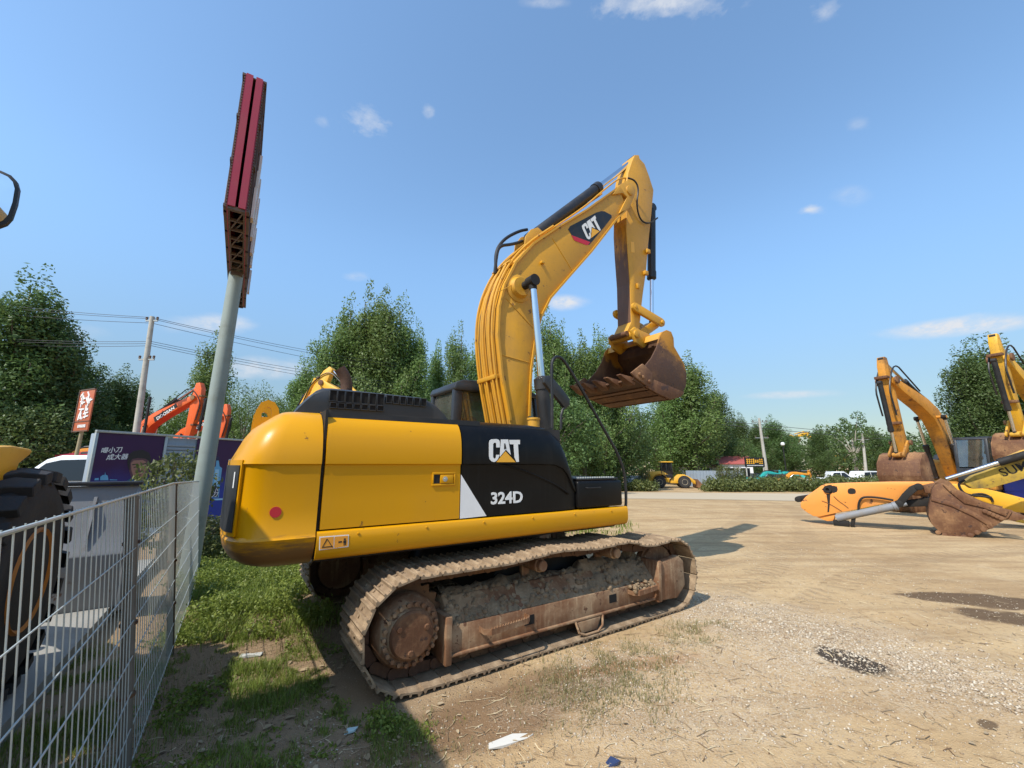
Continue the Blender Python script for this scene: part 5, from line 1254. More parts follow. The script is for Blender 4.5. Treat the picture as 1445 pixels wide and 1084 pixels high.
# ================================================================== TREES
def leafcloud(cent, rad, per, size, seed, up=.2, asp=.6):
    """leaf quads scattered through ellipsoidal clumps; returns verts, faces"""
    rs = np.random.RandomState(seed); n = len(cent); A0 = np.array([r[0]*r[2] for r in rad], float); cnt = np.maximum(6, per*A0/A0.mean()).astype(int); N = int(cnt.sum())
    c = np.repeat(np.array([tuple(q) for q in cent], float), cnt, 0); rd = np.repeat(np.array(rad, float), cnt, 0)
    d = rs.normal(size=(N, 3)); d /= np.linalg.norm(d, axis=1)[:, None]
    r = rs.uniform(.25, 1, N)**.45*rs.choice([1, 1, 1, 1.12], N)
    p = c+d*rd*r[:, None]
    nrm = d*.55+rs.normal(size=(N, 3))*.6+np.array([0, 0, up]); nrm /= np.linalg.norm(nrm, axis=1)[:, None]
    t = np.cross(nrm, rs.normal(size=(N, 3))); t /= np.linalg.norm(t, axis=1)[:, None]; b = np.cross(nrm, t)
    s = size*rs.uniform(.6, 1.3, N)[:, None]
    v = np.stack([p-t*s*.6, p+b*s*asp*.5+t*s*.05, p+t*s*.6, p-b*s*asp*.5+t*s*.05], 1).reshape(-1, 3)
    f = np.arange(N*4).reshape(N, 4); return v, f
def poplar(seed, H=16, wid=3.0, nl=17, per=190, leaf=.195, low=.06):
    rnd = random.Random(seed); cent = []; rad = []; tr = MB()
    tp_ = [(0, 0, -.4)]; x = y = 0
    for k in range(1, 9): x += rnd.uniform(-.12, .12); y += rnd.uniform(-.12, .12); tp_.append((x, y, H*.93*k/8))
    tr.tube(tp_, [.26, .23, .20, .17, .14, .11, .08, .05, .03], 9)
    for k in range(nl):
        t = (k+.3)/nl; z0 = H*(low+.72*t); a = k*2.399+rnd.uniform(-.4, .4)
        L_ = H*(.27-.15*t)*rnd.uniform(.8, 1.15); out = wid*(.55+.75*math.sin(math.pi*min(1, t*1.25+.18)))*rnd.uniform(.6, 1.1)*(1-.35*t)
        P = [Vector((0, 0, z0)), Vector((math.cos(a)*out*.55, math.sin(a)*out*.55, z0+L_*.33)), Vector((math.cos(a)*out*.9, math.sin(a)*out*.9, z0+L_*.7)), Vector((math.cos(a)*out, math.sin(a)*out, z0+L_*1.05))]
        tr.tube(P, [.09, .06, .04, .02], 6)
        ns = 7
        for i in range(ns):
            s_ = .15+.85*i/(ns-1); q = P[0].lerp(P[1], s_*3) if s_ < .333 else P[1].lerp(P[2], s_*3-1) if s_ < .667 else P[2].lerp(P[3], min(1, s_*3-2))
            r_ = (1.12*(1-s_)+.58*s_)*wid/3*rnd.uniform(.75, 1.25)
            cent.append(q+Vector((rnd.uniform(-.35, .35), rnd.uniform(-.35, .35), rnd.uniform(-.2, .3)))); rad.append((r_, r_, r_*1.6))
    for k in range(16):
        z = H*(low+.10+.86*k/15); r_ = wid*(.50 if k < 12 else .36-.07*(k-12))*rnd.uniform(.8, 1.15); a = rnd.uniform(0, 6.28)
        cent.append((math.cos(a)*r_*.5, math.sin(a)*r_*.5, z)); rad.append((r_*.75, r_*.75, r_*1.5))
    v, f = leafcloud(cent, rad, per, leaf, seed)
    return tr.build('trunk', BARK, me_only=True), npmesh('crown', v, f, LEAF)
def roundtree(seed, H=10, wid=4.0, per=60, leaf=.30, nb=60, mat=None, droop=0, tm=None):
    rnd = random.Random(seed); cent = []; rad = []; tr = MB()
    tr.tube([(0, 0, -.4), (.05, 0, H*.3), (0, .1, H*.6)], [.24, .18, .1], 9)
    for k in range(nb):
        a = k*2.399; t = (k+.5)/nb; el = math.asin(2*t-1)*.95
        rr = rnd.uniform(.62, 1.0)
        c = Vector((math.cos(a)*math.cos(el)*wid*rr, math.sin(a)*math.cos(el)*wid*rr, H*.56+math.sin(el)*H*.40*rr))
        r_ = wid*rnd.uniform(.18, .32)
        cent.append(c); rad.append((r_, r_, r_*(1.5 if droop else .85)))
        if k % 4 == 0: tr.tube([(0, .05, H*.35), c*.55+Vector((0, 0, H*.2)), c], [.09, .05, .02], 5)
    v, f = leafcloud(cent, rad, per, leaf, seed, asp=.25 if droop else .6)
    return tr.build('trunk', tm or BARK, me_only=True), npmesh('crown', v, f, mat or LEAFD)
POP = [poplar(11+i, 16, 2.9+.25*(i % 3), 14+i % 3) for i in range(5)]
POPD = [poplar(31+i, 16, 3.3, 16, 220, .195) for i in range(2)]
for tr_, cr_ in POPD: cr_.materials[0] = LEAFD
RND = [roundtree(51+i, 10, 4.2, 150, .26, 60) for i in range(2)]
WIL = roundtree(61, 10, 4.2, 170, .30, 60, LEAFW, 1)
SHR = roundtree(71, 2.6, 1.0, 46, .10, 60, LEAFH)
ntree = 0
def tree(kind, label, px, top, D, wf=1.0, grp=None, rz=None, name='poplar_tree', H0=16.0, cat='tree'):
    global ntree; ntree += 1
    x, y, z = place(px, D); Ht = at(px, top, D)[2]-z; k = Ht/H0
    t = thing(name, label, cat, (x, y, z), 0, grp); t.rotation_euler = (0, 0, ntree*1.7 if rz is None else rz); t.scale = (k*wf, k*wf, k)
    link('trunk', kind[0], t); link('crown', kind[1], t); return t
TR = [
 (POPD[0], 'dark poplar at the far left edge, tallest of the left group', -6, 388, 27, 1.25), (POPD[1], 'dark poplar second from the left edge, its shoulder falling to the right', 42, 432, 29, 1.15),
 (POPD[0], 'dark poplar behind the orange roadside sign', 88, 486, 33, 1.15), (POPD[1], 'dark bushy poplar left of the tall concrete pole', 150, 520, 36, 1.3), (POPD[0], 'low poplar hugging the tall concrete pole on its left', 176, 536, 39, 1.1),
 (POP[0], 'lone poplar rising behind the grey sign pole', 284, 472, 42, 1.05), (POP[1], 'slim poplar at the left shoulder of the big middle group', 414, 508, 46, .95),
 (POP[2], 'poplar on the left flank of the big middle group', 448, 458, 46, .95), (POP[3], 'poplar left of the topmost one in the middle group', 478, 424, 47, .95), (POP[4], 'poplar at the crest of the middle group above the louvred hood', 508, 410, 48, .95),
 (POP[0], 'poplar just right of the crest of the middle group', 530, 414, 47, .95), (POP[1], 'poplar with a rounded top on the right flank of the middle group', 556, 424, 48, .9), (POP[2], 'poplar closing the middle group on the right', 580, 458, 49, .75),
 (POP[3], 'short poplar in the gap right of the middle group', 612, 486, 54, .8), (POP[4], 'pointed poplar above the cab roof', 642, 462, 52, .8), (POP[1], 'slim poplar tight against the left side of the boom', 670, 484, 52, .7),
 (POP[0], 'poplar just right of the boom cylinder', 778, 438, 36, .8), (POP[2], 'poplar behind the mirror and handrail', 800, 462, 38, .9), (POP[3], 'poplar whose top shows left of the stick', 826, 474, 38, .95), (POP[4], 'poplar directly below the stick and the bucket hinge', 852, 466, 39, .9),
 (POPD[1], 'dark poplar under the left half of the raised bucket', 872, 500, 40, .9), 
 (POP[1], 'poplar left half of the big pair right of the raised bucket', 950, 520, 52, 1.25), (POP[3], 'poplar at the crest of the big pair right of the raised bucket', 984, 503, 51, 1.45), (POPD[0], 'dark poplar on the right flank of the big pair', 1014, 540, 56, 1.15),
 (POPD[1], 'small poplar left of the leaning pole', 1048, 584, 62, 1.3), (POPD[0], 'small poplar just behind the leaning pole', 1072, 592, 64, 1.1), (POPD[1], 'small poplar right of the leaning pole', 1096, 588, 66, 1.5), (POPD[0], 'low poplar sloping down right of the lamp post', 1118, 606, 68, 1.3),
 (POPD[1], 'dark poplar in the far row left of the forked trunk', 1160, 602, 75, 1.3), (POPD[0], 'dark poplar at the right end of the far row', 1238, 604, 76, 1.4),
 (POPD[0], 'dark poplar behind the amber excavator boom', 1262, 610, 74, 1.3), (POPD[1], 'small dark poplar behind the amber excavator cab', 1322, 612, 70, 1.3),
 (POPD[0], 'large dark poplar left of the right edge excavator', 1392, 492, 36, 1.15), (POPD[1], 'largest dark poplar at the right edge behind the raised stick', 1418, 480, 37, 1.3), (POPD[0], 'large dark poplar cut by the right edge', 1440, 480, 36, 1.3)]
for kd, lb_, px, tp2, D, wf in TR: tree(kd, lb_, px, tp2, D, wf)
tree((bpy.data.meshes.new('x'), None) if False else roundtree(81, 10, 2.6, 80, .26, 34, LEAFD, 0, PBARK), 'bare-stemmed tree with a forked pale trunk in the far row on the right', 1207, 578, 58, 1.0, name='broadleaf_tree', H0=10)
WT = [(WIL, 'light green willow-like tree right of the grey sign pole', 338, 545, 36, .8), (WIL, 'light green bushy tree left of the grey sign pole behind the orange boom', 262, 560, 38, .8), (WIL, 'pale bushy tree between the willow and the middle poplars', 382, 566, 40, .8)]
for kd, lb_, px, tp2, D, wf in WT: tree(kd, lb_, px, tp2, D, wf, name='willow_tree', H0=10)
RT = [(RND[0], 'round dark tree at the foot of the far left poplars', 20, 560, 26, 1.0), (RND[1], 'round dark tree between the far left sign and the maroon shed', 118, 585, 32, 1.2), (RND[0], 'round dark tree low behind the cab and hood', 600, 560, 42, 1.2), (RND[1], 'round tree below the poplars right of the boom', 780, 545, 33, 1.1),
      (RND[1], 'round dark tree behind the handrail and the grey shed', 866, 580, 42, 1.1), (RND[0], 'round dark tree at the foot of the big pair behind the small loader', 930, 575, 56, 1.1), (RND[1], 'round tree right of the red roofed house', 1050, 618, 58, 1.1), (RND[0], 'round tree low in the row right of the middle group', 690, 560, 44, 1.0)]
for kd, lb_, px, tp2, D, wf in RT: tree(kd, lb_, px, tp2, D, wf, name='broadleaf_tree', H0=10)
ST = [('leafy shrub in front of the advertising trailer slats, left of the grey sign pole', 250, 622, 7.8, .74), ('shrub at the foot of the grey sign pole under the advertising trailer', 300, 722, 8.6, 1.5), ('dark shrub in the shade between the sign pole and the yellow counterweight', 325, 735, 9.2, 1.2)]
for lb_, px, tp2, D, wf in ST:
    o = tree(SHR, lb_, px, tp2, D, wf, name='shrub', H0=2.6, cat='shrub')
BT = [(826, 628, 42, .9, 'bush beside the grey shed right of the black side panel'), (1020, 652, 41, .7, 'tall bush in the hedge below the red roofed house'), (1040, 655, 41, .7, 'tall bush in the hedge left of the black signboard'), (908, 658, 42, .7, 'taller bush left of the small yellow loader'),
      (897, 672, 41, .6, 'low bush beside the pale sheet metal fence'), (1245, 664, 41, 1.0, 'wide bush behind the orange lying stick'), (1180, 668, 41, 1.0, 'bush in front of the white pickup'), (860, 652, 41, 1.0, 'bush behind the black handrail')]
for px, tp2, D, wf, lb_ in BT: tree(SHR, lb_, px, tp2, D, wf, name='shrub', H0=2.6, cat='shrub')
# ---- masses nobody could count: hedge, far woods, weeds under the trees -----------------------
def mass(name, label, cat, P, per, size, seed, mat, asp=.6):
    v, f = leafcloud([p[:3] for p in P], [p[3] for p in P], per, size, seed, asp=asp)
    return tag(link(name, npmesh(name, v, f, mat)), label, cat, kind='stuff')
P = []; rnd = random.Random(9)
for px in np.arange(840, 1345, 3.2):
    if 921 < px < 993: continue
    for row in range(2):
        D = 39+row*1.6+rnd.uniform(-.5, .5); x, y, z = place(px, D); h = rnd.uniform(.5, 1.15) if px < 1000 else rnd.uniform(.75, 1.55); P.append((x, y, z+h*.45, (rnd.uniform(.45, .8), .7, h*.55)))
mass('hedge', 'long low leafy hedge along the far side of the road', 'hedge', P, 110, .20, 3, LEAFH)
P = []
for px in np.arange(700, 1345, 5):
    D = rnd.uniform(78, 90); x, y, z = place(px, D); tz = at(px, 615+7*math.sin(px*.03)+rnd.uniform(-4, 4), D)[2]
    for zz in np.arange(z+.8, tz, 2.0): P.append((x+rnd.uniform(-1, 1), y+rnd.uniform(-1.5, 1.5), zz, (1.9, 1.9, 1.7)))
mass('far_wood', 'band of far trees closing the yard behind the hedge', 'woods', P, 60, .55, 4, LEAFD)
P = []
for px in np.arange(-60, 700, 9):
    D = rnd.uniform(44, 60); x, y, z = place(px, D); tz = at(px, 600+rnd.uniform(-8, 8), D)[2]
    for zz in np.arange(z+.8, tz, 1.6): P.append((x+rnd.uniform(-1, 1), y+rnd.uniform(-1.5, 1.5), zz, (1.6, 1.6, 1.4)))
mass('undergrowth', 'dense green undergrowth filling the gaps between the poplars', 'undergrowth', P, 60, .40, 5, LEAF)
# ================================================================== GROUND
def axis(a, b, lo, hi, fine, grow=1.25, mx=60):
    xs = list(np.arange(a, b+1e-6, fine)); st = fine; x = xs[-1]
    while x < hi: st = min(mx, st*grow); x += st; xs.append(x)
    st = fine; x = xs[0]; pre = []
    while x > lo: st = min(mx, st*grow); x -= st; pre.append(x)
    return np.array(pre[::-1]+xs)
GX = axis(-7, 9, -900, 900, .09, 1.12); GY = axis(1.2, 11, -400, 1200, .09, 1.12)
def soft(x, y):
    return .028*noise.noise(Vector((x*.55, y*.55, 3)))+.018*noise.noise(Vector((x*1.9, y*1.9, 7)))+.007*noise.noise(Vector((x*6.5, y*6.5, 1)))+.0035*noise.noise(Vector((x*15, y*15, 2)))
def tracklocal(x, y):
    dx, dy = x+.234, y-5.977; c, s_ = math.cos(YAW), math.sin(YAW); return dx*c+dy*s_, -dx*s_+dy*c
def gz(x, y):
    d = math.hypot(x, y); k = 1.0 if d < 18 else max(0, 1-(d-18)/10)
    z = gdrop(x, y)
    if k > 0: z += soft(x, y)*k
    u, v = tracklocal(x, y)
    if abs(u) < 2.6 and abs(v) < 2.1: z = min(z, .004)*.6-.008
    return z
nx_, ny_ = len(GX), len(GY)
vv = np.array([(x, y, gz(x, y)) for y in GY for x in GX])
ii = np.arange((nx_-1)*(ny_-1)); rr_ = ii//(nx_-1)*nx_+ii % (nx_-1)
ff = np.stack([rr_, rr_+1, rr_+nx_+1, rr_+nx_], 1)
GM, t, b, out = newmat('dirt_ground')
pos = t.n('ShaderNodeNewGeometry').outputs['Position']; sp3 = t.n('ShaderNodeSeparateXYZ', {0: pos}); PX_, PY_ = sp3.outputs[0], sp3.outputs[1]
def ell(cx, cy, rx, ry, ang, edge=.35, wob=.5, ns=2.2):
    c, s_ = math.cos(ang), math.sin(ang)
    dx = t.m('SUBTRACT', PX_, cx); dy = t.m('SUBTRACT', PY_, cy)
    u = t.m('DIVIDE', t.m('ADD', t.m('MULTIPLY', dx, c), t.m('MULTIPLY', dy, s_)), rx); v = t.m('DIVIDE', t.m('SUBTRACT', t.m('MULTIPLY', dy, c), t.m('MULTIPLY', dx, s_)), ry)
    r = t.m('SQRT', t.m('ADD', t.m('MULTIPLY', u, u), t.m('MULTIPLY', v, v)))
    r = t.m('ADD', r, t.m('MULTIPLY', t.m('SUBTRACT', t.noise(pos, ns, 5, .6), .5), wob*2))
    return t.ss(r, 1+edge*.5, 1-edge*.5)
n1 = t.noise(pos, .35, 5, .6); n2 = t.noise(pos, 2.2, 6, .65); n3 = t.noise(pos, 14, 5, .7); n4 = t.noise(t.scalev(pos, .25, 1.8, 1), 1.3, 6, .6); n5 = t.noise(pos, 60, 3, .6)
col = t.mix(t.ss(n1, .35, .65), (.405, .27, .135), (.50, .355, .190))
col = t.mix(t.m('MULTIPLY', t.ss(n4, .42, .66), .6), col, (.27, .17, .085))
col = t.mix(t.m('MULTIPLY', t.ss(n2, .48, .72), .5), col, (.54, .40, .235))
col = t.mix(t.m('MULTIPLY', t.ss(n3, .50, .70), .6), col, (.25, .155, .078))
# tyre tracks pressed into the yard
rut = None
for (cx_, cy_, R0) in ((16.0, -9.0, 19.2), (16.0, -9.0, 21.0), (-30, 40, 45.6), (-30, 40, 47.3), (22, 30, 19.5)):
    dx = t.m('SUBTRACT', PX_, cx_); dy = t.m('SUBTRACT', PY_, cy_); rr0 = t.m('SUBTRACT', t.m('SQRT', t.m('ADD', t.m('MULTIPLY', dx, dx), t.m('MULTIPLY', dy, dy))), R0)
    rr0 = t.m('ADD', rr0, t.m('MULTIPLY', t.m('SUBTRACT', n1, .5), .8)); ab = t.m('ABSOLUTE', rr0)
    an0 = t.m('MULTIPLY', t.m('ARCTAN2', dy, dx), R0*6.283/.21)
    lug = t.ss(t.m('SINE', t.m('ADD', an0, t.m('MULTIPLY', ab, 14))), -.2, .5)
    q0 = t.m('MULTIPLY', t.ss(ab, .28, .20), t.m('ADD', .35, t.m('MULTIPLY', lug, .65)))
    rut = q0 if rut is None else t.m('MAXIMUM', rut, q0)
rut = t.m('MULTIPLY', rut, t.m('MULTIPLY', t.ss(n2, .36, .60), t.ss(t.m('ADD', PY_, t.m('MULTIPLY', PX_, .4)), 5.2, 7.5)))
col = t.mix(t.m('MULTIPLY', rut, .42), col, (.25, .16, .085))
# left part: dark loose soil
soil = t.ss(t.m('ADD', t.m('ADD', t.m('MULTIPLY', PX_, 1.0), t.m('MULTIPLY', PY_, -.25)), t.m('MULTIPLY', n2, 1.1)), -.35, -1.2)
soil = t.m('MULTIPLY', soil, t.ss(PY_, 14, 10))
col = t.mix(t.m('MULTIPLY', soil, .85), col, t.mix(n3, (.17, .115, .068), (.33, .235, .145)))
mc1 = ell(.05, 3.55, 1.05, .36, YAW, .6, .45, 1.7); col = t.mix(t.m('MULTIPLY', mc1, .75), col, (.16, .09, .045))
# pale gravel patch, dark stains
grv = ell(3.0, 5.0, 1.9, 1.0, R(-52), .9, .45, 2.5); col = t.mix(t.m('MULTIPLY', grv, t.m('MULTIPLY', t.ss(n5, .42, .6), .55)), col, (.60, .52, .40))
grv2 = ell(1.5, 3.8, 1.3, .8, R(20), .9, .45, 2.5); col = t.mix(t.m('MULTIPLY', grv2, t.m('MULTIPLY', t.ss(n5, .42, .6), .4)), col, (.56, .48, .37))
st1 = ell(3.17, 4.26, .20, .30, R(25), .3, .35, 6); st2 = ell(6.45, 5.95, 1.0, .30, R(-14), .3, .6, 2.0); st2b = ell(6.0, 5.25, .62, .34, R(-38), .3, .6, 2.0); st3 = ell(3.95, 3.15, .10, .06, .3, .4, .5, 9); st4 = ell(3.35, 3.3, .08, .05, .5, .4, .5, 9)
col = t.mix(t.m('MULTIPLY', st1, .93), col, (.030, .022, .017)); col = t.mix(t.m('MULTIPLY', t.m('MAXIMUM', st2, st2b), .90), col, (.10, .060, .032)); col = t.mix(t.m('MULTIPLY', t.m('MAXIMUM', st3, st4), .8), col, (.09, .055, .03))
ru1 = ell(1.1, 4.15, .7, .12, R(15), .8, .6, 2.4); col = t.mix(t.m('MULTIPLY', ru1, .5), col, (.30, .14, .06))
vor = t.n('ShaderNodeTexVoronoi', {'Vector': pos, 'Scale': 38.0}, feature='F1'); vr = t.n('ShaderNodeTexVoronoi', {'Vector': pos, 'Scale': 95.0}, feature='F1')
peb = t.ss(vor.outputs[0], .30, .12)
sel = t.ss(t.n('ShaderNodeSeparateColor', {0: vor.outputs[1]}).outputs[0], .80, .86)
pm = t.m('MULTIPLY', peb, sel); stn = t.m('MAXIMUM', t.m('MAXIMUM', st1, st2), st2b); col = t.mix(t.m('MULTIPLY', pm, t.m('MULTIPLY', t.m('SUBTRACT', 1, stn), .45)), col, (.58, .49, .37))
bh = t.m('ADD', t.m('ADD', t.m('MULTIPLY', n3, .5), t.m('MULTIPLY', n5, .35)), t.m('ADD', t.m('MULTIPLY', pm, .5), t.m('MULTIPLY', vr.outputs[0], .3)))
bh = t.m('SUBTRACT', t.m('ADD', bh, t.m('MULTIPLY', n2, .8)), t.m('MULTIPLY', rut, .9))
bmp = t.n('ShaderNodeBump', {'Strength': .8, 'Distance': .02, 'Height': bh})
setb(t, b, base=col, rough=.92, normal=bmp.outputs[0], spec=.25)
tag(link('ground', npmesh('ground', vv, ff, GM, True)), kind='structure')
# far road, paler and greyer, and the pavement left of the fence
RM, t, b, out = newmat('far_road'); pos = t.n('ShaderNodeNewGeometry').outputs['Position']
c = t.mix(t.noise(t.scalev(pos, .06, .8, 1), 2, 5), (.40, .32, .215), (.50, .405, .28)); setb(t, b, base=c, rough=.9)
vs = []; xs_ = np.linspace(-70, 130, 160); ys_ = np.linspace(25, 36, 10)
for y in ys_:
    for x in xs_: yy = y+.6*math.sin(x*.12); vs.append((x, yy, gdrop(x, yy)+.012))
nxx = len(xs_); i_ = np.arange((nxx-1)*(len(ys_)-1)); r_ = i_//(nxx-1)*nxx+i_ % (nxx-1)
tag(link('road', npmesh('road', np.array(vs), np.stack([r_, r_+1, r_+nxx+1, r_+nxx], 1), RM, True)), kind='structure')
PVM = surf('pavement_concrete', (.30, .29, .26), dirt=(.20, .18, .15), amt=.5, rough=.9, scale=1.5, bump=.2)
n_out = Vector((-fdv.y, fdv.x)); 
if n_out.x > 0: n_out = -n_out
A_ = FA-fdv*1.5+n_out*.55; B_ = FB+fdv*4+n_out*.55; C_ = B_+n_out*16; D_ = A_+n_out*14
MBp = MB().prism([(p.x, p.y) for p in (A_, B_, C_, D_)], -.06, .165, 'z'); tag(MBp.build('pavement', PVM), kind='structure')
# ================================================================== SMALL GROUND DETAIL
def polymask(x, y, polys):
    for P in polys:
        ins = False; n = len(P)
        for i in range(n):
            x0_, y0_ = P[i]; x1_, y1_ = P[(i+1) % n]
            if (y0_ > y) != (y1_ > y) and x < (x1_-x0_)*(y-y0_)/(y1_-y0_)+x0_: ins = not ins
        if ins: return True
    return False
def gg(*pts): return [G(*p) for p in pts]
def under(x, y):
    u, v = tracklocal(x, y); return abs(u) < 2.25 and .9 < abs(v) < 1.68
def gzz(x, y): return gz(x, y)
def blades(name, label, mat, spots, seed):
    rs = np.random.RandomState(seed); V = []; Fc = []; n = 0
    A1 = np.array(spots); N = len(A1); az = rs.uniform(0, 6.283, N); h = A1[:, 3]; w = A1[:, 4]; ln = rs.uniform(.15, .8, N)*h
    dx, dy = np.cos(az), np.sin(az); px_, py_ = -dy, dx
    base = A1[:, :3]; out_ = []
    for tt, ww in ((0, 1), (.45, .85), (.8, .5), (1, .06)):
        c = base+np.stack([dx*ln*tt*tt, dy*ln*tt*tt, h*tt*(1-.15*tt)], 1); o = np.stack([px_*w*ww*.5, py_*w*ww*.5, np.zeros(N)], 1); out_ += [c-o, c+o]
    v = np.stack(out_, 1).reshape(-1, 3); k = np.arange(N)[:, None]*8
    f = np.concatenate([k+np.array([0, 1, 3, 2]), k+np.array([2, 3, 5, 4]), k+np.array([4, 5, 7, 6])], 0)
    return tag(link(name, npmesh(name, v, f, mat)), label, 'grass', kind='stuff')
rnd = random.Random(21)
def scatter(N, polys, thr, sc_, hr, wr, seed, jit_=.13):
    out_ = []; xs = [p[0]+d_ for P in polys for p in P for d_ in (-.3, .3)]; ys = [p[1]+d_ for P in polys for p in P for d_ in (-.3, .3)]
    tries = 0
    while len(out_) < N and tries < N*60:
        tries += 1; x = rnd.uniform(min(xs), max(xs)); y = rnd.uniform(min(ys), max(ys))
        if under(x, y) or not polymask(x+rnd.gauss(0, jit_), y+rnd.gauss(0, jit_), polys): continue
        q = noise.noise(Vector((x*sc_, y*sc_, seed)))+.5*noise.noise(Vector((x*sc_*3, y*sc_*3, seed+5)))
        if q < thr: continue
        k = min(1, (q-thr)*2.5+.35); h = rnd.uniform(*hr)*k
        out_.append((x, y, gzz(x, y)-.004, h, rnd.uniform(*wr)))
    return out_
lushP = [gg((268, 790), (300, 770), (420, 795), (470, 850), (465, 885), (380, 900), (300, 905), (255, 880)), gg((240, 880), (300, 880), (420, 905), (440, 1000), (400, 1084), (260, 1084), (215, 960), (225, 900))]
blades('grass', 'lush green grass between the fence and the rear of the tracks', GRASSM, scatter(21000, [lushP[0]], -.35, 2.4, (.04, .21), (.003, .009), 1)+scatter(8500, [lushP[1]], .08, 2.1, (.02, .12), (.0025, .006), 2), 1)
blades('withered_grass', 'withered straw among the green grass left of the tracks', DRYG, scatter(4200, lushP, -.1, 1.7, (.03, .13), (.0025, .005), 9), 12)
midP = gg((420, 900), (560, 1000), (640, 1020), (560, 1084), (300, 1084), (380, 960))
blades('grass_tufts', 'thin short grass in the shade behind the track', GRASSM, scatter(7000, [midP], .05, 2.2, (.02, .08), (.003, .006), 3), 2)
dryP = [gg((735, 960), (860, 900), (945, 930), (950, 1010), (850, 1020), (740, 1010)), gg((520, 1040), (600, 1010), (640, 1084), (500, 1084)), gg((950, 880), (1030, 880), (1020, 905), (930, 915))]
blades('dry_grass', 'sparse yellowish grass on the sunlit dirt in front of the tracks', DRYG, scatter(6500, dryP, -.22, 3.4, (.02, .07), (.0025, .005), 4), 3)
farP = [gg((800, 738), (890, 740), (880, 757), (800, 755)), gg((640, 700), (800, 720), (800, 760), (640, 760)), gg((1180, 715), (1330, 715), (1330, 722), (1180, 722))]
blades('grass_verge', 'green grass strip beyond the undercarriage', GRASSM, scatter(9000, farP, -.3, .9, (.08, .25), (.012, .025), 5), 4)
lp2 = [gg((0, 960), (120, 920), (180, 930), (190, 1084), (0, 1084))]
blades('grass_left', 'short shaded grass behind the wire fence', GRASSM, scatter(7000, lp2, -.05, 1.8, (.02, .09), (.003, .006), 6), 5)
# broad-leaf weeds
def weeds(name, label, cat, polys, N, per, seed, hr, leaf, mat, thr=-.1):
    P = [];
    for (x, y, z, h, w) in scatter(N, polys, thr, 1.3, hr, (1, 1), seed): P.append((x, y, z+h*.5, (h*.7, h*.7, h*.5)))
    return mass(name, label, cat, P, per, leaf, seed, mat)
weeds('weeds', 'leafy green weeds in the sun between the fence and the tracks', 'weeds', [lushP[0]], 760, 30, 11, (.05, .30), .036, GRASSM, -.3)
weeds('weeds_shaded', 'leafy weeds scattered over the shaded soil by the fence', 'weeds', [lushP[1], midP], 300, 24, 12, (.03, .12), .024, GRASSM, .05)
P = []
for k in range(60):
    x, y = G(rnd.uniform(255, 345), rnd.uniform(755, 800)); P.append((x, y, rnd.uniform(.1, .35), (.3, .3, .3)))
mass('ground_cover', 'dark leafy ground cover under the advertising trailer', 'ground cover', P, 90, .06, 13, LEAFH)
# stones and dead leaves
def stones(name, label, N, fn, smin, smax, mat, seed):
    rs = np.random.RandomState(seed); pts = []
    while len(pts) < N:
        x, y = fn(rs)
        if under(x, y): continue
        pts.append((x, y, gzz(x, y)))
    A1 = np.array(pts); N = len(A1)
    oc = np.array([(1, 0, 0), (0, 1, 0), (-1, 0, 0), (0, -1, 0), (0, 0, 1), (0, 0, -.6), (.7, .7, .45), (-.6, .6, .5)])
    oc = oc[:6]; s_ = smin*(smax/smin)**(rs.uniform(0, 1, N)**2.2)
    jit = rs.uniform(.55, 1.25, (N, 6, 3)); v = oc[None]*jit*s_[:, None, None]*np.array([1, 1, .62]); a = rs.uniform(0, 6.28, N); c, si = np.cos(a)[:, None], np.sin(a)[:, None]
    vx = v[:, :, 0]*c-v[:, :, 1]*si; vy = v[:, :, 0]*si+v[:, :, 1]*c; v = np.stack([vx, vy, v[:, :, 2]], 2)+A1[:, None, :]+np.array([0, 0, 1])*s_[:, None, None]*.1
    fb_ = np.array([(0, 1, 4), (1, 2, 4), (2, 3, 4), (3, 0, 4), (1, 0, 5), (2, 1, 5), (3, 2, 5), (0, 3, 5)])
    f = (np.arange(N)[:, None, None]*6+fb_[None]).reshape(-1, 3)
    return tag(link(name, npmesh(name, v.reshape(-1, 3), f, mat)), label, 'gravel', kind='stuff')
STM, t, b, out = newmat('pale_stone'); g_ = t.n('ShaderNodeNewGeometry')
setb(t, b, base=t.mix(g_.outputs['Random Per Island'], (.30, .215, .135), (.60, .52, .40)), rough=.85)
def gen1(rs):
    a = rs.uniform(0, 1); c = (2.3+a*1.9, 5.9-a*2.4); return c[0]+rs.normal()*.38, c[1]+rs.normal()*.38
def gen2(rs): return rs.uniform(-1.5, 7), 2.6+rs.uniform(0, 1)**1.7*7
def gen3(rs): return .4+rs.uniform(0, 1)*2.4, 3.1+rs.uniform(0, 1)*1.6
stones('gravel', 'pale broken gravel spilled beside the front of the track', 9000, gen1, .004, .022, STM, 1)
stones('loose_stones', 'small stones strewn over the dirt yard', 20000, gen2, .003, .013, STM, 2)
stones('gravel_chips', 'fine pale chips in front of the track', 7000, gen3, .003, .014, STM, 3)
def gen4(rs): return rs.uniform(-3.2, .3), rs.uniform(2.6, 5.5)
stones('soil_crumbs', 'dark soil crumbs on the shaded ground', 6000, gen4, .003, .011, surf('soil_crumb', (.16, .11, .065), amt=.5, rough=.95), 4)
rs = np.random.RandomState(8); V = []; Fq = []
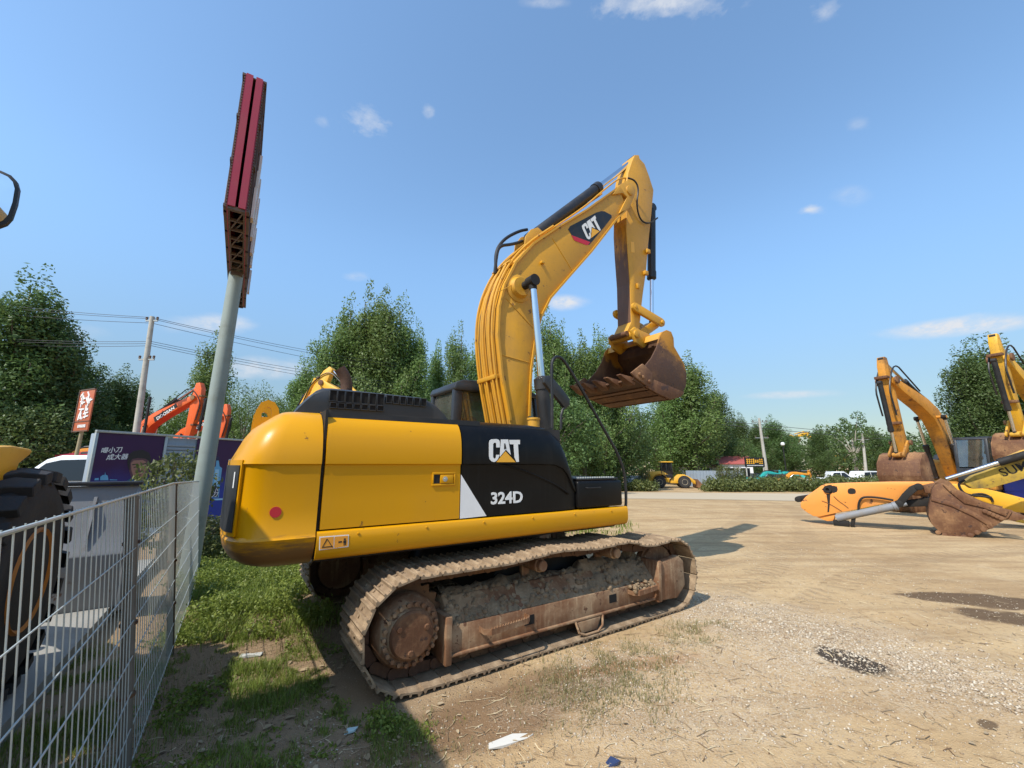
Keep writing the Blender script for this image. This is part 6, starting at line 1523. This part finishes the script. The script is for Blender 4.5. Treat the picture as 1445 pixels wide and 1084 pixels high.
for k in range(260):
    if k < 190: x, y = rs.uniform(-2.6, -.5), rs.uniform(2.75, 4.6)
    else: x, y = rs.uniform(-.5, 4), rs.uniform(2.8, 5)
    if under(x, y): continue
    s_ = rs.uniform(.010, .036)*(1 if x < -.5 else .6); a = rs.uniform(0, 6.28); z = gzz(x, y)+.006; tl = rs.uniform(-.4, .4); L_ = []
    for i, (u, v, w) in enumerate(((-1, 0, .2), (-.4, .5, .35), (.5, .45, .3), (1.1, 0, .05), (.5, -.45, .35), (-.4, -.5, .25))):
        L_.append((x+s_*(u*math.cos(a)-v*math.sin(a)), y+s_*(u*math.sin(a)+v*math.cos(a)), z+s_*(w+tl*v*.6)))
    b0 = len(V); V += L_; Fq.append([b0, b0+1, b0+2, b0+3]); Fq.append([b0, b0+3, b0+4, b0+5])
tag(link('dead_leaves', npmesh('dead_leaves', np.array(V), np.array(Fq), DRYLEAF)), 'curled pale dead leaves scattered on the soil', 'leaves', kind='stuff')
rs = np.random.RandomState(18); V = []; Fq = []
for k in range(2600):
    x, y = rs.uniform(-2.8, 6.5), 2.7+rs.uniform(0, 1)**1.6*5
    if under(x, y): continue
    L_ = rs.uniform(.012, .07); w_ = rs.uniform(.0012, .0035); a = rs.uniform(0, 3.14); z = gzz(x, y)+.003; bd = rs.uniform(-.25, .25)
    pts_ = [(-L_, 0), (0, bd*L_), (L_, 0)]; b0 = len(V)
    for u, v in pts_:
        for s_ in (-w_, w_): V.append((x+u*math.cos(a)-(v+s_)*math.sin(a), y+u*math.sin(a)+(v+s_)*math.cos(a), z+rs.uniform(0, .006)))
    Fq += [[b0, b0+1, b0+3, b0+2], [b0+2, b0+3, b0+5, b0+4]]
STRM, t, b, out = newmat('straw'); g_ = t.n('ShaderNodeNewGeometry')
setb(t, b, base=t.mix(g_.outputs['Random Per Island'], (.12, .065, .03), (.60, .48, .29)), rough=.9)
tag(link('straw', npmesh('straw', np.array(V), np.array(Fq), STRM)), 'bits of straw and broken twigs strewn over the dirt', 'straw', kind='stuff')
def litter(name, label, cat, px0, py0, pts, mat, h=.02, yaw=0, bend=.01):
    x, y = G(px0, py0); z = gzz(x, y)+.004; n = len(pts); mb = MB()
    mb.loft([[(u, v, bend*math.sin(u*30)+k*.004*(1) + (h if i % 2 else 0)*k) for i, (u, v) in enumerate(pts)] for k in (0, 1)])
    o = mb.build(name, mat); o.location = (x, y, z); o.rotation_euler = (0, 0, yaw); return tag(o, label, cat)
litter('plaster_strip', 'long white broken strip lying on the dirt at the bottom middle', 'debris', 721, 1047, [(-.17, -.03), (-.05, -.035), (.10, -.03), (.16, -.012), (.17, .02), (.02, .025), (-.15, .02)], plain('grubby_plaster', (.62, .59, .52), .8), .015, R(25))
litter('paper_scrap', 'small pale blue paper scrap on the shaded soil', 'litter', 495, 1031, [(-.04, -.025), (.03, -.03), (.045, .02), (-.03, .03)], plain('pale_blue_paper', (.55, .72, .72), .7), .008, .2)
litter('plastic_scrap', 'small dark blue plastic scrap at the bottom edge', 'litter', 864, 1080, [(-.03, -.03), (.03, -.03), (.05, .0), (.0, .04), (-.04, .01)], plain('blue_plastic', (.03, .05, .12), .4), .01)
litter('white_bag', 'crumpled whitish scrap among the grass left of the track', 'litter', 352, 928, [(-.09, -.02), (0, -.03), (.10, -.02), (.11, .02), (.02, .035), (-.08, .025)], plain('dirty_white', (.5, .5, .46), .7), .02, .2)
# dry branch beside the scrap
x, y = G(560, 880)
# ================================================================== SKY AND LIGHT
sd = Vector((-.664, -.748, 0)).normalized(); EL = R(50.5)
sunv = Vector((sd.x*math.cos(EL), sd.y*math.cos(EL), math.sin(EL)))
sl_ = bpy.data.lights.new('sun', 'SUN'); sl_.energy = 3.5; sl_.angle = R(.53); sl_.color = (1, .945, .86)
so = bpy.data.objects.new('sun', sl_); COL.objects.link(so); so.rotation_euler = (-sunv).to_track_quat('-Z', 'Y').to_euler(); so.location = (-20, -20, 30)
wd = bpy.data.worlds.new('World'); S.world = wd; wd.use_nodes = True; t = NT(wd.node_tree); t.N.clear()
sky = t.n('ShaderNodeTexSky', sky_type='NISHITA', sun_disc=False, sun_elevation=EL, sun_rotation=math.atan2(sunv.x, sunv.y), altitude=50, air_density=1.0, dust_density=.55, ozone_density=1.6)
tc = t.n('ShaderNodeTexCoord').outputs['Generated']
CL = [(930, 6, 100, 26, .75, 1.2, 10), (520, 168, 34, 22, .62, 1.3, 6), (605, 158, 9, 11, .4, 1.1, 8), (1143, 296, 21, 8, .75, 1.0, 9), (797, 427, 36, 12, 1.0, .35, 5), (1350, 461, 135, 15, 1.15, .40, 4), (1115, 557, 80, 7, .7, .4, 6), (300, 457, 70, 16, .85, .5, 5), (370, 520, 75, 18, .7, .5, 5), (1165, 18, 26, 18, .4, 1.3, 9), (1210, 175, 20, 12, .25, .7, 9), (505, 390, 22, 8, .3, .7, 8), (1200, 275, 30, 16, .22, .7, 8), (770, 4, 40, 10, .35, .7, 10), (455, 172, 11, 9, .25, 1.2, 8), (100, 470, 60, 14, .25, .5, 6)]
vm = lambda v: t.n('ShaderNodeVectorMath', {0: tc, 1: tuple(v)}, operation='DOT_PRODUCT').outputs['Value']
fac = None
nz1 = t.noise(t.scalev(tc, 1, 1, 2.6), 14, 7, .6); nz2 = t.noise(t.scalev(tc, 1, 1, 1.6), 42, 6, .65)
nzc = t.m('ADD', t.m('MULTIPLY', nz1, .6), t.m('MULTIPLY', nz2, .4))
for (px, py, wx, wy, st, wob, sc_) in CL:
    d0 = dirv(px, py); r1 = dirv(px+wx, py + (-wx*.10 if px > 1240 and py > 400 else -wx*.03 if py > 540 else wx*.0)); r2 = dirv(px, py-wy)
    e1 = (r1/r1.dot(d0)-d0); e2 = (r2/r2.dot(d0)-d0); e1s = e1.length; e2 = e2-e1*(e2.dot(e1)/e1s**2); e2s = e2.length
    k = t.m('MAXIMUM', vm(d0), .01)
    u = t.m('DIVIDE', vm(e1/e1s**2), k); v = t.m('DIVIDE', vm(e2/e2s**2), k)
    r = t.m('SQRT', t.m('ADD', t.m('MULTIPLY', u, u), t.m('MULTIPLY', v, v)))
    r = t.m('ADD', r, t.m('MULTIPLY', t.m('SUBTRACT', nzc, .5), wob*3.2))
    m_ = t.m('MULTIPLY', t.m('MULTIPLY', t.ss(r, 1.15, .25), t.m('ADD', .35, t.m('MULTIPLY', t.ss(nz2, .3, .7), .75))), t.m('MULTIPLY', t.ss(vm(d0), .2, .6), st))
    fac = m_ if fac is None else t.m('MAXIMUM', fac, m_)
zz_ = t.n('ShaderNodeSeparateXYZ', {0: tc}).outputs[2]
hz_ = t.n('ShaderNodeMapRange', {'Value': zz_, 'From Min': .0, 'From Max': .50, 'To Min': .40, 'To Max': 1.18}, interpolation_type='SMOOTHSTEP').outputs[0]
skc = t.n('ShaderNodeVectorMath', {0: sky.outputs[0], 'Scale': hz_}, operation='SCALE').outputs[0]
skc = t.n('ShaderNodeVectorMath', {0: skc, 1: (.93, 1.055, 1.055)}, operation='MULTIPLY').outputs[0]
skc = t.mix(t.ss(zz_, .40, .0), skc, (0, 0, 0)) if False else skc
tn = t.mix(t.ss(zz_, .0, .42), (1.10, .985, .93), (1, 1, 1)); skc = t.n('ShaderNodeVectorMath', {0: skc, 1: tn}, operation='MULTIPLY').outputs[0]
colr = t.mix(fac, skc, (3.4, 3.55, 3.8))
for l in list(t.L):
    if l.from_socket == sky.outputs[0]: pass
bg = t.n('ShaderNodeBackground', {'Color': colr, 'Strength': .15}); wo = t.n('ShaderNodeOutputWorld'); t.L.new(bg.outputs[0], wo.inputs[0])
S.view_settings.view_transform = 'Standard'; S.view_settings.look = 'None'; S.view_settings.gamma = 1; S.view_settings.exposure = .58
S.render.film_transparent = False
